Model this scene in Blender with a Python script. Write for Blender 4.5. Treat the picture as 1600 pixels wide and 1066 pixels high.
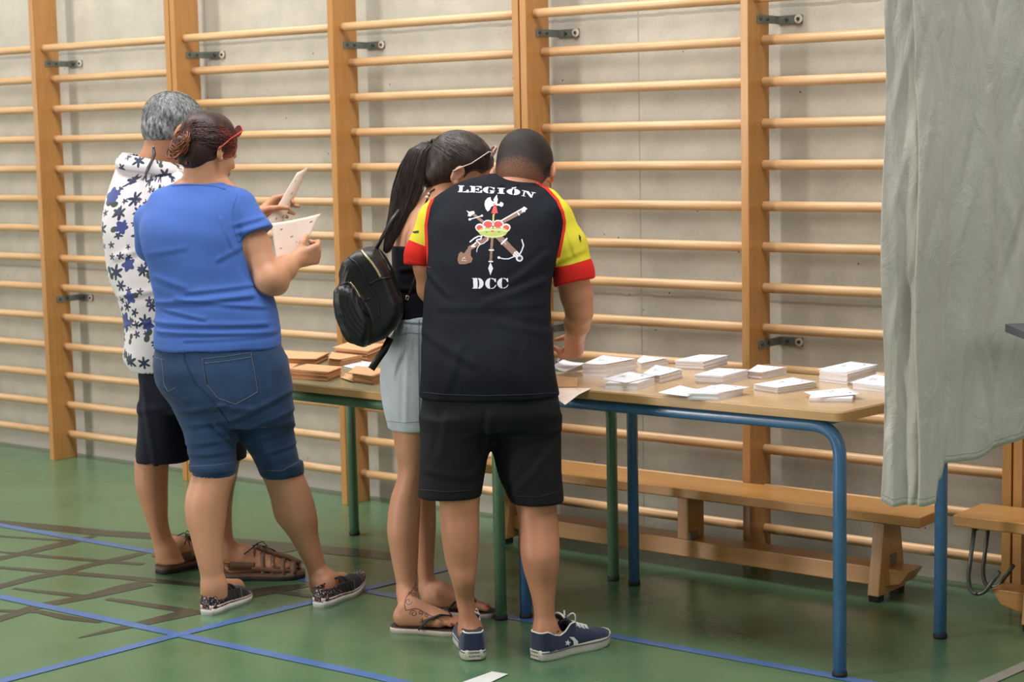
import bpy, bmesh, math, random
import numpy as np
from mathutils import Vector, Matrix
from mathutils.bvhtree import BVHTree

for o in list(bpy.data.objects):
    bpy.data.objects.remove(o)
SC = bpy.context.scene
COL = SC.collection

# ------------------------------------------------------------------ camera
SP = 0.14                                   # rung spacing of the wall bars (m)
FPX = 2851.2
YAW, PITCH, ROLL = -0.67254, 0.11296, -0.01993
CAM = np.array([23.14232 * SP, -38.05567 * SP, 10.70794 * SP])
_F = np.array([math.sin(YAW) * math.cos(PITCH), math.cos(YAW) * math.cos(PITCH), -math.sin(PITCH)])
_R = np.cross(_F, [0, 0, 1.0]); _R /= np.linalg.norm(_R)
_U = np.cross(_R, _F)
_c, _s = math.cos(ROLL), math.sin(ROLL)
CR, CU = _c * _R + _s * _U, -_s * _R + _c * _U
CF = _F
cam_d = bpy.data.cameras.new('camera'); cam = bpy.data.objects.new('camera', cam_d); COL.objects.link(cam)
cam.matrix_world = Matrix(((CR[0], CU[0], -CF[0], CAM[0]), (CR[1], CU[1], -CF[1], CAM[1]), (CR[2], CU[2], -CF[2], CAM[2]), (0, 0, 0, 1)))
cam_d.sensor_width = 36.0; cam_d.lens = FPX / 1600 * 36.0
cam_d.dof.use_dof = True; cam_d.dof.focus_distance = 5.35; cam_d.dof.aperture_fstop = 5.0
cam_d.clip_end = 60
SC.camera = cam

# ------------------------------------------------------------------ light
SC.view_settings.view_transform = 'Standard'
SC.view_settings.look = 'None'
SC.view_settings.gamma = 1.0
SC.view_settings.use_curve_mapping = False
SC.view_settings.exposure = -0.20
w = bpy.data.worlds.new('hall_light'); SC.world = w; w.use_nodes = True
bgn = w.node_tree.nodes['Background']
bgn.inputs[0].default_value = (0.80, 0.90, 1.0, 1); bgn.inputs[1].default_value = 0.11

def area(name, loc, target, sx, sy, power, col):
    l = bpy.data.lights.new(name, 'AREA'); l.shape = 'RECTANGLE'; l.size = sx; l.size_y = sy
    l.energy = power; l.color = col
    o = bpy.data.objects.new(name, l); COL.objects.link(o); o.location = loc
    o.rotation_euler = (Vector(target) - Vector(loc)).to_track_quat('-Z', 'Y').to_euler()
    return o
# one tall glazed strip far to the left, a row of high windows above an added parapet, an open side door and a roof light
area('tall_glazed_front', (-6.4, -11.0, 4.0), (-0.6, 0.2, 1.5), 1.2, 7.4, 760, (1.0, 0.93, 0.85))
area('high_window_row', (4.2, -10.5, 6.0), (-0.5, -0.5, 1.4), 9.0, 2.0, 170, (1.0, 0.98, 0.95))
area('side_door_daylight', (-9.6, -2.6, 1.7), (-2.0, -1.2, 0.5), 2.4, 2.8, 75, (0.96, 1.0, 1.0))
area('added_fill_right', (7.5, -4.6, 3.4), (1.2, -0.8, 1.6), 4.0, 2.2, 80, (1.0, 0.97, 0.93))  # added fill lamp brightening the curtain from the right, no known window
area('roof_light', (-1.2, -1.7, 5.0), (-1.2, -1.2, 0.0), 8.5, 1.6, 480, (1.0, 0.99, 0.95))

def ray(u, v):
    return CF + CR * (u - 800) / FPX + CU * (533 - v) / FPX
def onz(u, v, z=0.0):                       # where the line of sight through a photo pixel meets a horizontal plane
    d = ray(u, v); return CAM + d * (z - CAM[2]) / d[2]
def ony(u, v, y):
    d = ray(u, v); return CAM + d * (y - CAM[1]) / d[1]
def onx(u, v, x):
    d = ray(u, v); return CAM + d * (x - CAM[0]) / d[0]
def depth(p):
    return float((np.asarray(p) - CAM) @ CF)
E1 = np.array([_R[0], _R[1], 0.0]); E1 /= np.linalg.norm(E1)      # horizontal, across the view
E2 = np.array([-E1[1], E1[0], 0.0])                               # horizontal, away from the camera
EZ = np.array([0, 0, 1.0])

# ------------------------------------------------------------------ helpers
def tag(o, label=None, cat=None, group=None, kind=None):
    if label: o['label'] = label
    if cat: o['category'] = cat
    if group: o['group'] = group
    if kind: o['kind'] = kind
    return o
def empty(name, loc, label, cat, group=None):
    o = bpy.data.objects.new(name, None); COL.objects.link(o); o.location = loc
    o.empty_display_size = 0.1
    return tag(o, label, cat, group)
def wloc(o):
    p = Vector((0, 0, 0))
    while o is not None:
        p += o.location; o = o.parent
    return p
def link(name, me, mat, parent=None, base=None, smooth=False):
    """link a mesh whose vertices are in world coordinates; base = world origin of a top-level thing"""
    o = bpy.data.objects.new(name, me); COL.objects.link(o)
    mats = mat if isinstance(mat, (list, tuple)) else [mat]
    for m in mats: me.materials.append(m)
    off = wloc(parent) if parent is not None else Vector((0, 0, 0))
    if base is not None:
        o.location = Vector(base) - off; off = Vector(base)
    if off.length > 0: me.transform(Matrix.Translation(-off))
    if parent is not None: o.parent = parent
    if smooth:
        me.polygons.foreach_set('use_smooth', [True] * len(me.polygons))
    return o

class MB:
    def __init__(s): s.bm = bmesh.new()
    def box(s, c, size, rot=0.0, bevel=0.0, tilt=None, mi=0, seg=2):
        m = Matrix.Translation(Vector(c)) @ Matrix.Rotation(rot, 4, 'Z')
        if tilt is not None: m = m @ tilt.to_4x4()
        m = m @ Matrix.Diagonal((size[0], size[1], size[2], 1))
        r = bmesh.ops.create_cube(s.bm, size=1.0, matrix=m)
        fs = list({f for v in r['verts'] for f in v.link_faces})
        for f in fs: f.material_index = mi
        if bevel > 0:
            es = list({e for v in r['verts'] for e in v.link_edges})
            bmesh.ops.bevel(s.bm, geom=es, offset=bevel, segments=seg, affect='EDGES', profile=0.5)
        return s
    def hexa(s, pts, bevel=0.0, mi=0):        # 8 points: bottom ring then top ring
        vs = [s.bm.verts.new(Vector(p)) for p in pts]
        idx = [(3, 2, 1, 0), (4, 5, 6, 7), (0, 1, 5, 4), (1, 2, 6, 5), (2, 3, 7, 6), (3, 0, 4, 7)]
        fs = []
        for q in idx:
            f = s.bm.faces.new([vs[i] for i in q]); f.material_index = mi; fs.append(f)
        bmesh.ops.recalc_face_normals(s.bm, faces=fs)
        if bevel > 0:
            es = list({e for f in fs for e in f.edges})
            bmesh.ops.bevel(s.bm, geom=es, offset=bevel, segments=2, affect='EDGES', profile=0.5)
        return s
    def tube(s, path, r, n=10, cap=True, mi=0, sy=1.0):
        P = [Vector(p) for p in path]; k = len(P)
        R = r if isinstance(r, (list, tuple)) else [r] * k
        up = Vector((0, 0, 1)); rings = []
        t0 = (P[1] - P[0]).normalized()
        if abs(t0.dot(up)) > 0.95: up = Vector((0, 1, 0))
        a = t0.cross(up).normalized()
        for i in range(k):
            t = (P[min(i + 1, k - 1)] - P[max(i - 1, 0)])
            if t.length < 1e-9: t = t0
            t.normalize()
            a = (a - t * a.dot(t)); a.normalize(); b = t.cross(a)
            rings.append([s.bm.verts.new(P[i] + (a * math.cos(2 * math.pi * j / n) + b * math.sin(2 * math.pi * j / n) * sy) * R[i]) for j in range(n)])
        for i in range(k - 1):
            for j in range(n):
                f = s.bm.faces.new((rings[i][j], rings[i][(j + 1) % n], rings[i + 1][(j + 1) % n], rings[i + 1][j])); f.smooth = True; f.material_index = mi
        if cap:
            f = s.bm.faces.new(list(reversed(rings[0]))); f.material_index = mi
            f = s.bm.faces.new(rings[-1]); f.material_index = mi
        return s
    def rod(s, a, b, ry, rz, n=14, mi=0, rnd=0.004):   # horizontal oval bar along x with eased ends
        for i in (0,):
            xs = [a[0], a[0], b[0], b[0]]
            rings = []
            pr = [(a[0], .82), (a[0] + rnd, 1), (b[0] - rnd, 1), (b[0], .82)]
            for x, q in pr:
                rings.append([s.bm.verts.new((x, a[1] + math.cos(2 * math.pi * j / n) * ry * q, a[2] + math.sin(2 * math.pi * j / n) * rz * q)) for j in range(n)])
            for k in range(3):
                for j in range(n):
                    f = s.bm.faces.new((rings[k][j], rings[k + 1][j], rings[k + 1][(j + 1) % n], rings[k][(j + 1) % n])); f.smooth = True; f.material_index = mi
            s.bm.faces.new(rings[0]); s.bm.faces.new(list(reversed(rings[-1])))
        return s
    def ball(s, c, r, sub=2, mi=0):
        m = Matrix.Translation(Vector(c)) @ (Matrix.Diagonal((r[0], r[1], r[2], 1)) if isinstance(r, (tuple, list)) else Matrix.Scale(r, 4))
        q = bmesh.ops.create_icosphere(s.bm, subdivisions=sub, radius=1.0, matrix=m)
        for f in {f for v in q['verts'] for f in v.link_faces}: f.smooth = True; f.material_index = mi
        return s
    def poly(s, pts, mi=0):
        f = s.bm.faces.new([s.bm.verts.new(Vector(p)) for p in pts]); f.material_index = mi
        return s
    def grid(s, fn, nu, nv, mi=0, smooth=True):
        g = [[s.bm.verts.new(Vector(fn(i / nu, j / nv))) for j in range(nv + 1)] for i in range(nu + 1)]
        for i in range(nu):
            for j in range(nv):
                f = s.bm.faces.new((g[i][j], g[i + 1][j], g[i + 1][j + 1], g[i][j + 1])); f.smooth = smooth; f.material_index = mi
        return s
    def extrude_poly(s, pts, vec, mi=0, bevel=0.0):
        a = [s.bm.verts.new(Vector(p)) for p in pts]; b = [s.bm.verts.new(Vector(p) + Vector(vec)) for p in pts]
        n = len(a); fs = [s.bm.faces.new(a), s.bm.faces.new(list(reversed(b)))]
        for i in range(n): fs.append(s.bm.faces.new((a[i], b[i], b[(i + 1) % n], a[(i + 1) % n])))
        for f in fs: f.material_index = mi
        bmesh.ops.recalc_face_normals(s.bm, faces=fs)
        if bevel > 0:
            es = list({e for f in fs for e in f.edges})
            bmesh.ops.bevel(s.bm, geom=es, offset=bevel, segments=2, affect='EDGES', profile=0.5)
        return s
    def build(s, name, mat, parent=None, base=None, smooth=False):
        me = bpy.data.meshes.new(name)
        s.bm.normal_update(); s.bm.to_mesh(me); s.bm.free()
        return link(name, me, mat, parent, base, smooth)
def solidify(o, t, off=0.0):
    m = o.modifiers.new('thickness', 'SOLIDIFY'); m.thickness = t; m.offset = off; return o

# ------------------------------------------------------------------ materials
def srgb(r, g, b):
    f = lambda c: (c / 255 / 12.92) if c / 255 <= 0.04045 else ((c / 255 + 0.055) / 1.055) ** 2.4
    return (f(r), f(g), f(b), 1.0)
class NT:
    def __init__(s, name):
        s.m = bpy.data.materials.new(name); s.m.use_nodes = True
        s.t = s.m.node_tree; s.b = s.t.nodes['Principled BSDF']
    def n(s, typ, **kw):
        x = s.t.nodes.new(typ)
        for k, v in kw.items(): setattr(x, k, v)
        return x
    def l(s, a, b): s.t.links.new(a, b)
    def coord(s, kind='Object', scale=(1, 1, 1)):
        tc = s.n('ShaderNodeTexCoord'); mp = s.n('ShaderNodeMapping'); mp.inputs['Scale'].default_value = scale
        s.l(tc.outputs[kind], mp.inputs['Vector']); return mp.outputs['Vector']
    def noise(s, vec, scale, detail=4, rough=0.55, dist=0.0):
        x = s.n('ShaderNodeTexNoise'); x.inputs['Scale'].default_value = scale; x.inputs['Detail'].default_value = detail
        x.inputs['Roughness'].default_value = rough; x.inputs['Distortion'].default_value = dist
        s.l(vec, x.inputs['Vector']); return x.outputs['Fac']
    def ramp(s, fac, stops, interp='LINEAR'):
        x = s.n('ShaderNodeValToRGB'); x.color_ramp.interpolation = interp
        e = x.color_ramp.elements
        while len(e) > 1: e.remove(e[-1])
        e[0].position = stops[0][0]; e[0].color = stops[0][1]
        for p, c in stops[1:]:
            k = e.new(p); k.color = c
        s.l(fac, x.inputs['Fac']); return x.outputs['Color']
    def mix(s, fac, a, b, mode='MIX'):
        x = s.n('ShaderNodeMix', data_type='RGBA', blend_type=mode)
        for sock, val in ((x.inputs[0], fac), (x.inputs[6], a), (x.inputs[7], b)):
            if hasattr(val, 'is_output') or isinstance(val, bpy.types.NodeSocket): s.l(val, sock)
            else: sock.default_value = val
        return x.outputs[2]
    def math(s, op, a, b=None, clamp=False):
        x = s.n('ShaderNodeMath', operation=op); x.use_clamp = clamp
        for i, v in enumerate((a, b)):
            if v is None: continue
            if isinstance(v, bpy.types.NodeSocket): s.l(v, x.inputs[i])
            else: x.inputs[i].default_value = v
        return x.outputs[0]
    def base(s, c):
        if isinstance(c, bpy.types.NodeSocket): s.l(c, s.b.inputs['Base Color'])
        else: s.b.inputs['Base Color'].default_value = c
        return s
    def set(s, rough=0.5, metal=0.0, spec=0.5, coat=0.0, coatr=0.1, sheen=0.0, sss=0.0):
        s.b.inputs['Roughness'].default_value = rough; s.b.inputs['Metallic'].default_value = metal
        s.b.inputs['Specular IOR Level'].default_value = spec
        s.b.inputs['Coat Weight'].default_value = coat; s.b.inputs['Coat Roughness'].default_value = coatr
        s.b.inputs['Sheen Weight'].default_value = sheen
        if sss > 0:
            s.b.inputs['Subsurface Weight'].default_value = sss
            s.b.inputs['Subsurface Radius'].default_value = (0.012, 0.004, 0.002); s.b.inputs['Subsurface Scale'].default_value = 1.0
        return s
    def bump(s, h, strength=0.3, dist=0.01):
        x = s.n('ShaderNodeBump'); x.inputs['Strength'].default_value = strength; x.inputs['Distance'].default_value = dist
        s.l(h, x.inputs['Height']); s.l(x.outputs['Normal'], s.b.inputs['Normal']); return s

def scl(c, k): return (c[0] * k, c[1] * k, c[2] * k, 1)
def plain(name, c, rough=0.5, var=0.10, nscale=18, bump=0.0, bscale=200, **kw):
    t = NT(name); v = t.coord()
    f = t.noise(v, nscale, 3)
    t.base(t.ramp(f, [(0.3, scl(c, 1 - var)), (0.7, scl(c, 1 + var))]))
    t.set(rough=rough, **kw)
    if bump > 0: t.bump(t.noise(v, bscale, 2), bump, 0.002)
    return t.m
def wood(name, c1, c2, axis='x', rough=0.35, coat=0.3, grain=1.0):
    t = NT(name); sc = {'x': (1.6, 26, 26), 'y': (26, 1.6, 26), 'z': (26, 26, 1.6)}[axis]
    v = t.coord(scale=tuple(a * grain for a in sc))
    f = t.noise(v, 1.6, 6, 0.6, 0.9)
    sc2 = tuple(a * 3.2 for a in sc); f2 = t.noise(t.coord(scale=sc2), 2.4, 3, 0.6, 0.2)
    big = t.noise(t.coord(), 2.2, 2)
    c = t.ramp(f, [(0.32, c1), (0.62, c2)])
    c = t.mix(0.35, c, t.ramp(f2, [(0.3, scl(c1, 0.86)), (0.7, scl(c2, 1.08))]))
    c = t.mix(0.22, c, t.ramp(big, [(0.35, scl(c1, 0.8)), (0.65, scl(c2, 1.12))]))
    t.base(c).set(rough=rough, coat=coat, coatr=0.25).bump(f2, 0.08, 0.001)
    return t.m
M = {}
M['upright'] = wood('pine_upright', srgb(170, 118, 60), srgb(193, 139, 78), 'z', 0.38, 0.35)
M['rung'] = wood('beech_rung', srgb(198, 154, 108), srgb(218, 178, 134), 'x', 0.4, 0.3)
M['bench'] = wood('bench_pine', srgb(172, 120, 64), srgb(192, 142, 82), 'x', 0.36, 0.4)
M['bench_z'] = wood('bench_leg_pine', srgb(172, 122, 68), srgb(194, 144, 88), 'z', 0.4, 0.3)
M['table_oak'] = wood('table_laminate', srgb(196, 162, 120), srgb(210, 178, 136), 'x', 0.22, 0.5, 0.8)
M['table_edge'] = wood('table_edge_beech', srgb(184, 140, 88), srgb(206, 164, 112), 'x', 0.35, 0.3)
M['table_green'] = plain('green_grey_laminate', srgb(156, 158, 128), 0.22, 0.06, 8, coat=0.4)
M['blue_paint'] = plain('blue_tube_paint', srgb(78, 122, 172), 0.32, 0.10, 30, coat=0.35)
M['green_paint'] = plain('green_tube_paint', srgb(102, 138, 110), 0.35, 0.10, 30, coat=0.35)
M['rubber'] = plain('black_rubber', srgb(30, 30, 32), 0.7)
M['steel'] = plain('galvanised_steel', srgb(128, 134, 128), 0.45, 0.15, 60, metal=0.55)
M['steel_dark'] = plain('dark_steel', srgb(92, 94, 90), 0.4, 0.15, 60, metal=0.7)
M['steel_light'] = plain('pale_washer', srgb(216, 204, 196), 0.5, 0.1)
M['paper'] = plain('white_paper', srgb(234, 235, 244), 0.75, 0.02, 40)
M['pinkpaper'] = plain('cream_paper', srgb(238, 216, 204), 0.75, 0.02, 40)
M['ink'] = plain('print_ink', srgb(130, 130, 140), 0.7)
M['kraft'] = plain('kraft_paper', srgb(222, 172, 128), 0.75, 0.06, 30)
# paper pile sides: thin horizontal sheet lines
def pile(name, c):
    t = NT(name); v = t.coord(scale=(2, 2, 420)); f = t.noise(v, 1.0, 2, 0.7)
    t.base(t.ramp(f, [(0.3, scl(c, 0.80)), (0.65, scl(c, 1.03))])).set(rough=0.8).bump(f, 0.25, 0.001)
    return t.m
M['paper_side'] = pile('paper_pile_edge', srgb(240, 236, 240))
M['kraft_side'] = pile('kraft_pile_edge', srgb(206, 150, 106))

def concrete():
    t = NT('cast_concrete'); v = t.coord()
    big = t.noise(v, 1.3, 4, 0.6, 0.3); mid = t.noise(v, 9, 5, 0.65); fine = t.noise(v, 160, 3, 0.7)
    c = t.ramp(big, [(0.25, srgb(170, 168, 154)), (0.75, srgb(206, 198, 184))])
    c = t.mix(0.45, c, t.ramp(mid, [(0.3, srgb(154, 153, 140)), (0.72, srgb(212, 203, 190))]))
    c = t.mix(0.25, c, t.ramp(fine, [(0.3, srgb(150, 146, 136)), (0.7, srgb(216, 208, 198))]))
    # pores
    vo = t.n('ShaderNodeTexVoronoi'); vo.inputs['Scale'].default_value = 17; t.l(v, vo.inputs['Vector'])
    rnd = t.n('ShaderNodeSeparateColor'); t.l(vo.outputs['Color'], rnd.inputs[0])
    thr = t.math('MULTIPLY', t.math('GREATER_THAN', rnd.outputs[0], 0.70), 0.06)
    pore = t.math('LESS_THAN', vo.outputs['Distance'], thr)
    c = t.mix(pore, c, srgb(98, 92, 84))
    # formwork joints and the worn strip along the floor
    geo = t.n('ShaderNodeNewGeometry'); sp = t.n('ShaderNodeSeparateXYZ'); t.l(geo.outputs['Position'], sp.inputs[0])
    wob = t.math('MULTIPLY', t.math('SUBTRACT', mid, 0.5), 0.02)
    z = t.math('ADD', sp.outputs['Z'], wob)
    jm = None
    for h, wd in ((1.915, 0.006), (1.955, 0.003), (0.90, 0.005), (2.9, 0.006)):
        k = t.math('LESS_THAN', t.math('ABSOLUTE', t.math('SUBTRACT', z, h)), wd)
        jm = k if jm is None else t.math('MAXIMUM', jm, k)
    for x0 in (-2.85, -0.55, 1.75):
        k = t.math('LESS_THAN', t.math('ABSOLUTE', t.math('SUBTRACT', sp.outputs['X'], x0)), 0.003)
        jm = t.math('MAXIMUM', jm, k)
    c = t.mix(t.math('MULTIPLY', jm, t.math('MULTIPLY', mid, 0.8)), c, srgb(112, 108, 98))
    low = t.math('LESS_THAN', t.math('ADD', sp.outputs['Z'], t.math('MULTIPLY', t.math('SUBTRACT', t.noise(v, 22, 4), 0.5), 0.12)), 0.055)
    c = t.mix(low, c, srgb(186, 178, 170))
    h = t.math('ADD', t.math('MULTIPLY', fine, 0.5), t.math('SUBTRACT', mid, t.math('ADD', pore, jm)))
    t.base(c).set(rough=0.72, spec=0.35).bump(h, 0.25, 0.004)
    return t.m
M['concrete'] = concrete()
def green_floor():
    t = NT('green_gym_floor'); v = t.coord()
    big = t.noise(v, 0.9, 3, 0.6); mid = t.noise(t.coord(scale=(1, 1.6, 1)), 3.0, 4, 0.5, 0.1); fine = t.noise(v, 90, 2)
    c = t.ramp(big, [(0.3, srgb(72, 106, 76)), (0.7, srgb(88, 124, 90))])
    c = t.mix(0.45, c, t.ramp(mid, [(0.3, srgb(70, 108, 76)), (0.7, srgb(100, 128, 94))]))
    t.base(c).set(rough=0.30, spec=0.5, coat=0.25, coatr=0.18)
    r = t.ramp(mid, [(0.3, (0.24, 0.24, 0.24, 1)), (0.7, (0.36, 0.36, 0.36, 1))]); t.l(r, t.b.inputs['Roughness'])
    t.bump(fine, 0.03, 0.001)
    return t.m
M['floor'] = green_floor()
M['line_blue'] = plain('blue_court_line', srgb(72, 110, 166), 0.3, 0.10, 14, coat=0.25)
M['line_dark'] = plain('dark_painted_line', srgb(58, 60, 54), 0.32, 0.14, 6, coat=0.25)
M['line_white'] = plain('white_tape', srgb(212, 214, 212), 0.4, 0.05, 20)
M['line_grey'] = plain('grey_court_line', srgb(150, 148, 140), 0.4, 0.05, 20)

# ------------------------------------------------------------------ room
tag(MB().box((-1.5, -3.7, -0.05), (17, 8.0, 0.1)).build('floor', M['floor']), kind='structure')
WY = 0.20
tag(MB().box((2.5, -7.6, 2.18), (9, 0.2, 4.36)).build('added_light_parapet', M['concrete']), kind='structure')  # unseen parapet, added to hold high window light off the lower wall
tag(MB().box((-1.5, WY + 0.1, 2.3), (17, 0.2, 4.8)).build('wall_back', M['concrete']), kind='structure')
TRN = [0]
def marks(strokes, mat, polys=()):
    TRN[0] += 1
    b = MB(); z = 0.0006 + 0.0004 * TRN[0]
    for si, st in enumerate(strokes):
        L, Rr = [], []; z = 0.0006 + 0.0004 * TRN[0] + si * 0.00002
        for i, (x, y, wd) in enumerate(st):
            x0, y0, _ = st[max(i - 1, 0)]; x1, y1, _ = st[min(i + 1, len(st) - 1)]
            # width measured on the ground, at right angles to the stroke
            p = onz(x, y, 0); a = onz(x0, y0, 0); c = onz(x1, y1, 0)
            d = (c - a)[:2]; d /= np.linalg.norm(d); nn = np.array([-d[1], d[0], 0]) * wd / 2
            L.append(p + nn + EZ * z); Rr.append(p - nn + EZ * z)
        for i in range(len(st) - 1):
            b.poly([Rr[i], Rr[i + 1], L[i + 1], L[i]])
    for pl in polys: b.poly([onz(x, y, 0) + EZ * z for x, y in pl])
    o = b.build('trim_%d' % TRN[0], mat); tag(o, kind='structure')
    bmx = bmesh.new(); bmx.from_mesh(o.data); bmesh.ops.recalc_face_normals(bmx, faces=bmx.faces)
    for f in bmx.faces:
        if f.normal.z < 0: f.normal_flip()
    bmx.to_mesh(o.data); bmx.free()
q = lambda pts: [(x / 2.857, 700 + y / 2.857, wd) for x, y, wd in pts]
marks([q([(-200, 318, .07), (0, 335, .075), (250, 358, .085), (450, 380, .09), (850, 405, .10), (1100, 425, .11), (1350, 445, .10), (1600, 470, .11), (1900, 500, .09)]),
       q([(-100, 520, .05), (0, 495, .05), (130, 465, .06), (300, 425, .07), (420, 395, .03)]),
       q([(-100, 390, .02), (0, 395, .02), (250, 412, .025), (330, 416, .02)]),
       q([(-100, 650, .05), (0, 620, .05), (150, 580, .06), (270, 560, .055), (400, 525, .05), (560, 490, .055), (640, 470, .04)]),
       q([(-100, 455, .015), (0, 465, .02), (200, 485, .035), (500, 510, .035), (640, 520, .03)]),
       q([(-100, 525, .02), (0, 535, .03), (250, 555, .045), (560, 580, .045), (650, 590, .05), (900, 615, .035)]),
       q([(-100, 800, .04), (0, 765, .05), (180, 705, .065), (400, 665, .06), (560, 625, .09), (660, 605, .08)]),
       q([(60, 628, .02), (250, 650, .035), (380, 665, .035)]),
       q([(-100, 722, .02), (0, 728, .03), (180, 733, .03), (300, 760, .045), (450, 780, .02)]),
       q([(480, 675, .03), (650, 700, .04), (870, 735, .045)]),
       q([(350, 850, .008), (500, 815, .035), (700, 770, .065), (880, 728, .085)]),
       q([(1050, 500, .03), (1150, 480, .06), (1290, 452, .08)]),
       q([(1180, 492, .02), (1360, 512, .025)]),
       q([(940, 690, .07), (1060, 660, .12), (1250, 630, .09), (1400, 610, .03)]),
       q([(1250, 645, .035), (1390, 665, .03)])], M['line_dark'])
marks([[(-80, 807, .042), (240, 863, .042)] + [(1312, 1059, .042), (1420, 1080, .042)]], M['line_blue'])
marks([[(-80, 915, .042), (0, 933, .042), (560, 1052, .042), (640, 1070, .042)]], M['line_blue'])
marks([[(-80, 1087, .042), (273, 994, .042), (480, 943, .042), (700, 889, .042)]], M['line_blue'])
marks([[(1520, 1077, .04), (1640, 1024, .04)]], M['line_grey'])
marks([], M['line_white'], [[(716, 1070), (769, 1051), (794, 1055), (762, 1070)], [(925, 1003), (948, 1006), (925, 1013)]])

# ------------------------------------------------------------------ wall bars
BAY, PW, GAP, PD = 6.70353 * SP, 0.030, 0.006, 0.138
RY, R0Y, H13 = 0.096, 0.052, 0.8379 * SP
def bracket(parent, x, z):
    b = MB()
    b.box((x + 0.0025, 0.128, z), (0.004, 0.143, 0.028), bevel=0.001)          # along the side of the upright to the wall
    b.box((x + 0.048, WY - 0.003, z), (0.095, 0.004, 0.030), bevel=0.001)       # plate on the wall
    o = b.build('bracket', M['steel'], parent)
    for p, ax in (((x + 0.006, 0.075, z), 0), ((x + 0.006, 0.118, z), 0), ((x + 0.035, WY - 0.008, z), 1)):
        d = Vector((0.003, 0, 0)) if ax == 0 else Vector((0, -0.003, 0))
        c = MB(); c.tube([Vector(p) - d, Vector(p) + d], 0.006, 8); c.build('bolt', M['steel_dark'], o)
    c = MB(); p = Vector((x + 0.083, WY - 0.007, z))
    c.tube([p, p - Vector((0, 0.003, 0))], 0.015, 16); c.build('washer', M['steel_light'], o)
    c = MB(); c.tube([p - Vector((0, .003, 0)), p - Vector((0, 0.008, 0))], 0.006, 8); c.build('bolt', M['steel_dark'], o)
def unit(x_left, label, vis=(0, 1, 2)):
    t = empty('wall_bars', (x_left + BAY, 0.07, 0), label, 'wall bars', 'wall bars along the concrete wall')
    xs = [x_left, x_left + BAY, x_left + 2 * BAY]
    for x in xs:
        b = MB(); b.box((x + PW / 2, PD / 2, 1.2), (PW, PD, 2.4), bevel=0.002); b.build('upright', M['upright'], t)
    for s in (0, 1):
        for i in range(14):
            z = H13 + (13 - i) * SP; y = R0Y if i == 0 else RY
            b = MB(); b.rod((xs[s] + PW - 0.001, y, z), (xs[s + 1] + 0.001, y, z), 0.0135, 0.0175); b.build('rung', M['rung'], t)
    for i, x in enumerate(xs):
        if i == 2: continue
        bracket(t, x + PW, 1.868); bracket(t, x + PW, 0.765)
    return t
PITCHU = 2 * BAY + PW + GAP
unit(-BAY, 'varnished wooden wall bars behind the blue-legged table, centre of their three uprights beside the curtain')
unit(-BAY - PITCHU, 'varnished wooden wall bars behind the green-legged table and the woman with the ponytail')
unit(-BAY - 2 * PITCHU, 'varnished wooden wall bars at the left edge, behind the man in the floral shirt')
unit(-BAY + PITCHU, 'varnished wooden wall bars at the far right, mostly hidden behind the grey curtain')
# ------------------------------------------------------------------ tables
def bent(pts, rad, n=6):
    """polyline with rounded corners"""
    P = [Vector(p) for p in pts]; out = [P[0]]
    for i in range(1, len(P) - 1):
        a, b, c = P[i - 1], P[i], P[i + 1]
        u = (a - b).normalized(); v = (c - b).normalized()
        s, e = b + u * rad, b + v * rad
        for k in range(n + 1):
            t = k / n; out.append((1 - t) ** 2 * s + 2 * t * (1 - t) * b + t * t * e)
    out.append(P[-1]); return out
def table(name, label, fl, fr, br, bl, top_z, over, mtop, medge, mleg, leg_r=0.0185):
    """fl.. are the four leg feet on the floor (x, y)"""
    cx = sum(p[0] for p in (fl, fr, br, bl)) / 4; cy = sum(p[1] for p in (fl, fr, br, bl)) / 4
    t = empty(name, (cx, cy, 0), label, 'table')
    zr = top_z - 0.030 - leg_r
    ex = np.array([fr[0] - fl[0], fr[1] - fl[1]]); ex /= np.linalg.norm(ex); ey = np.array([-ex[1], ex[0]])
    def off(p, a, b): q_ = np.array(p) + ex * a + ey * b; return (q_[0], q_[1])
    ol, orr, ofr, ob = over
    c = [off(fl, -ol, -ofr), off(fr, orr, -ofr), off(br, orr, ob), off(bl, -ol, ob)]
    # rounded slab
    pts = []
    for i in range(4):
        p = Vector((*c[i], 0)); a = Vector((*c[i - 1], 0)); b = Vector((*c[(i + 1) % 4], 0))
        u = (a - p).normalized(); v = (b - p).normalized(); r = 0.022
        for k in range(6):
            s = k / 5; pts.append((1 - s) ** 2 * (p + u * r) + 2 * s * (1 - s) * p + s * s * (p + v * r))
    m = MB(); m.extrude_poly([(p.x, p.y, top_z - 0.028) for p in pts], (0, 0, 0.0262), bevel=0.002); core = m.build('tabletop', medge, t)
    m = MB(); m.extrude_poly([(p.x, p.y, top_z - 0.0018) for p in [q_ + ((Vector((cx, cy, 0)) - q_).normalized() * 0.004) for q_ in pts]], (0, 0, 0.0018)); m.build('top_laminate', mtop, core)
    # two bent tube frames, front and back, each with two legs; cross rails
    for a, b in ((fl, fr), (bl, br)):
        rr = 0.085
        m = MB(); m.tube(bent([(*a, 0.012), (*a, zr), (*b, zr), (*b, 0.012)], rr, 8), leg_r, 16); f = m.build('leg_frame', mleg, t)
        for p in (a, b):
            m = MB(); m.tube([(*p, 0.0), (*p, 0.004), (*p, 0.014)], [leg_r * 1.0, leg_r * 1.14, leg_r * 1.08], 16); m.build('foot_cap', M['rubber'], f)
    for a, b in ((fl, bl), (fr, br)):
        s = 1 if a is fl else -1
        a2 = off(a, s * 0.10, 0); b2 = off(b, s * 0.10, 0)
        m = MB(); m.tube([(*a2, zr), (*b2, zr)], leg_r * 0.8, 12); m.build('cross_rail', mleg, t)
    return t
g = lambda u, v: tuple(onz(u, v, 0)[:2])
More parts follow.
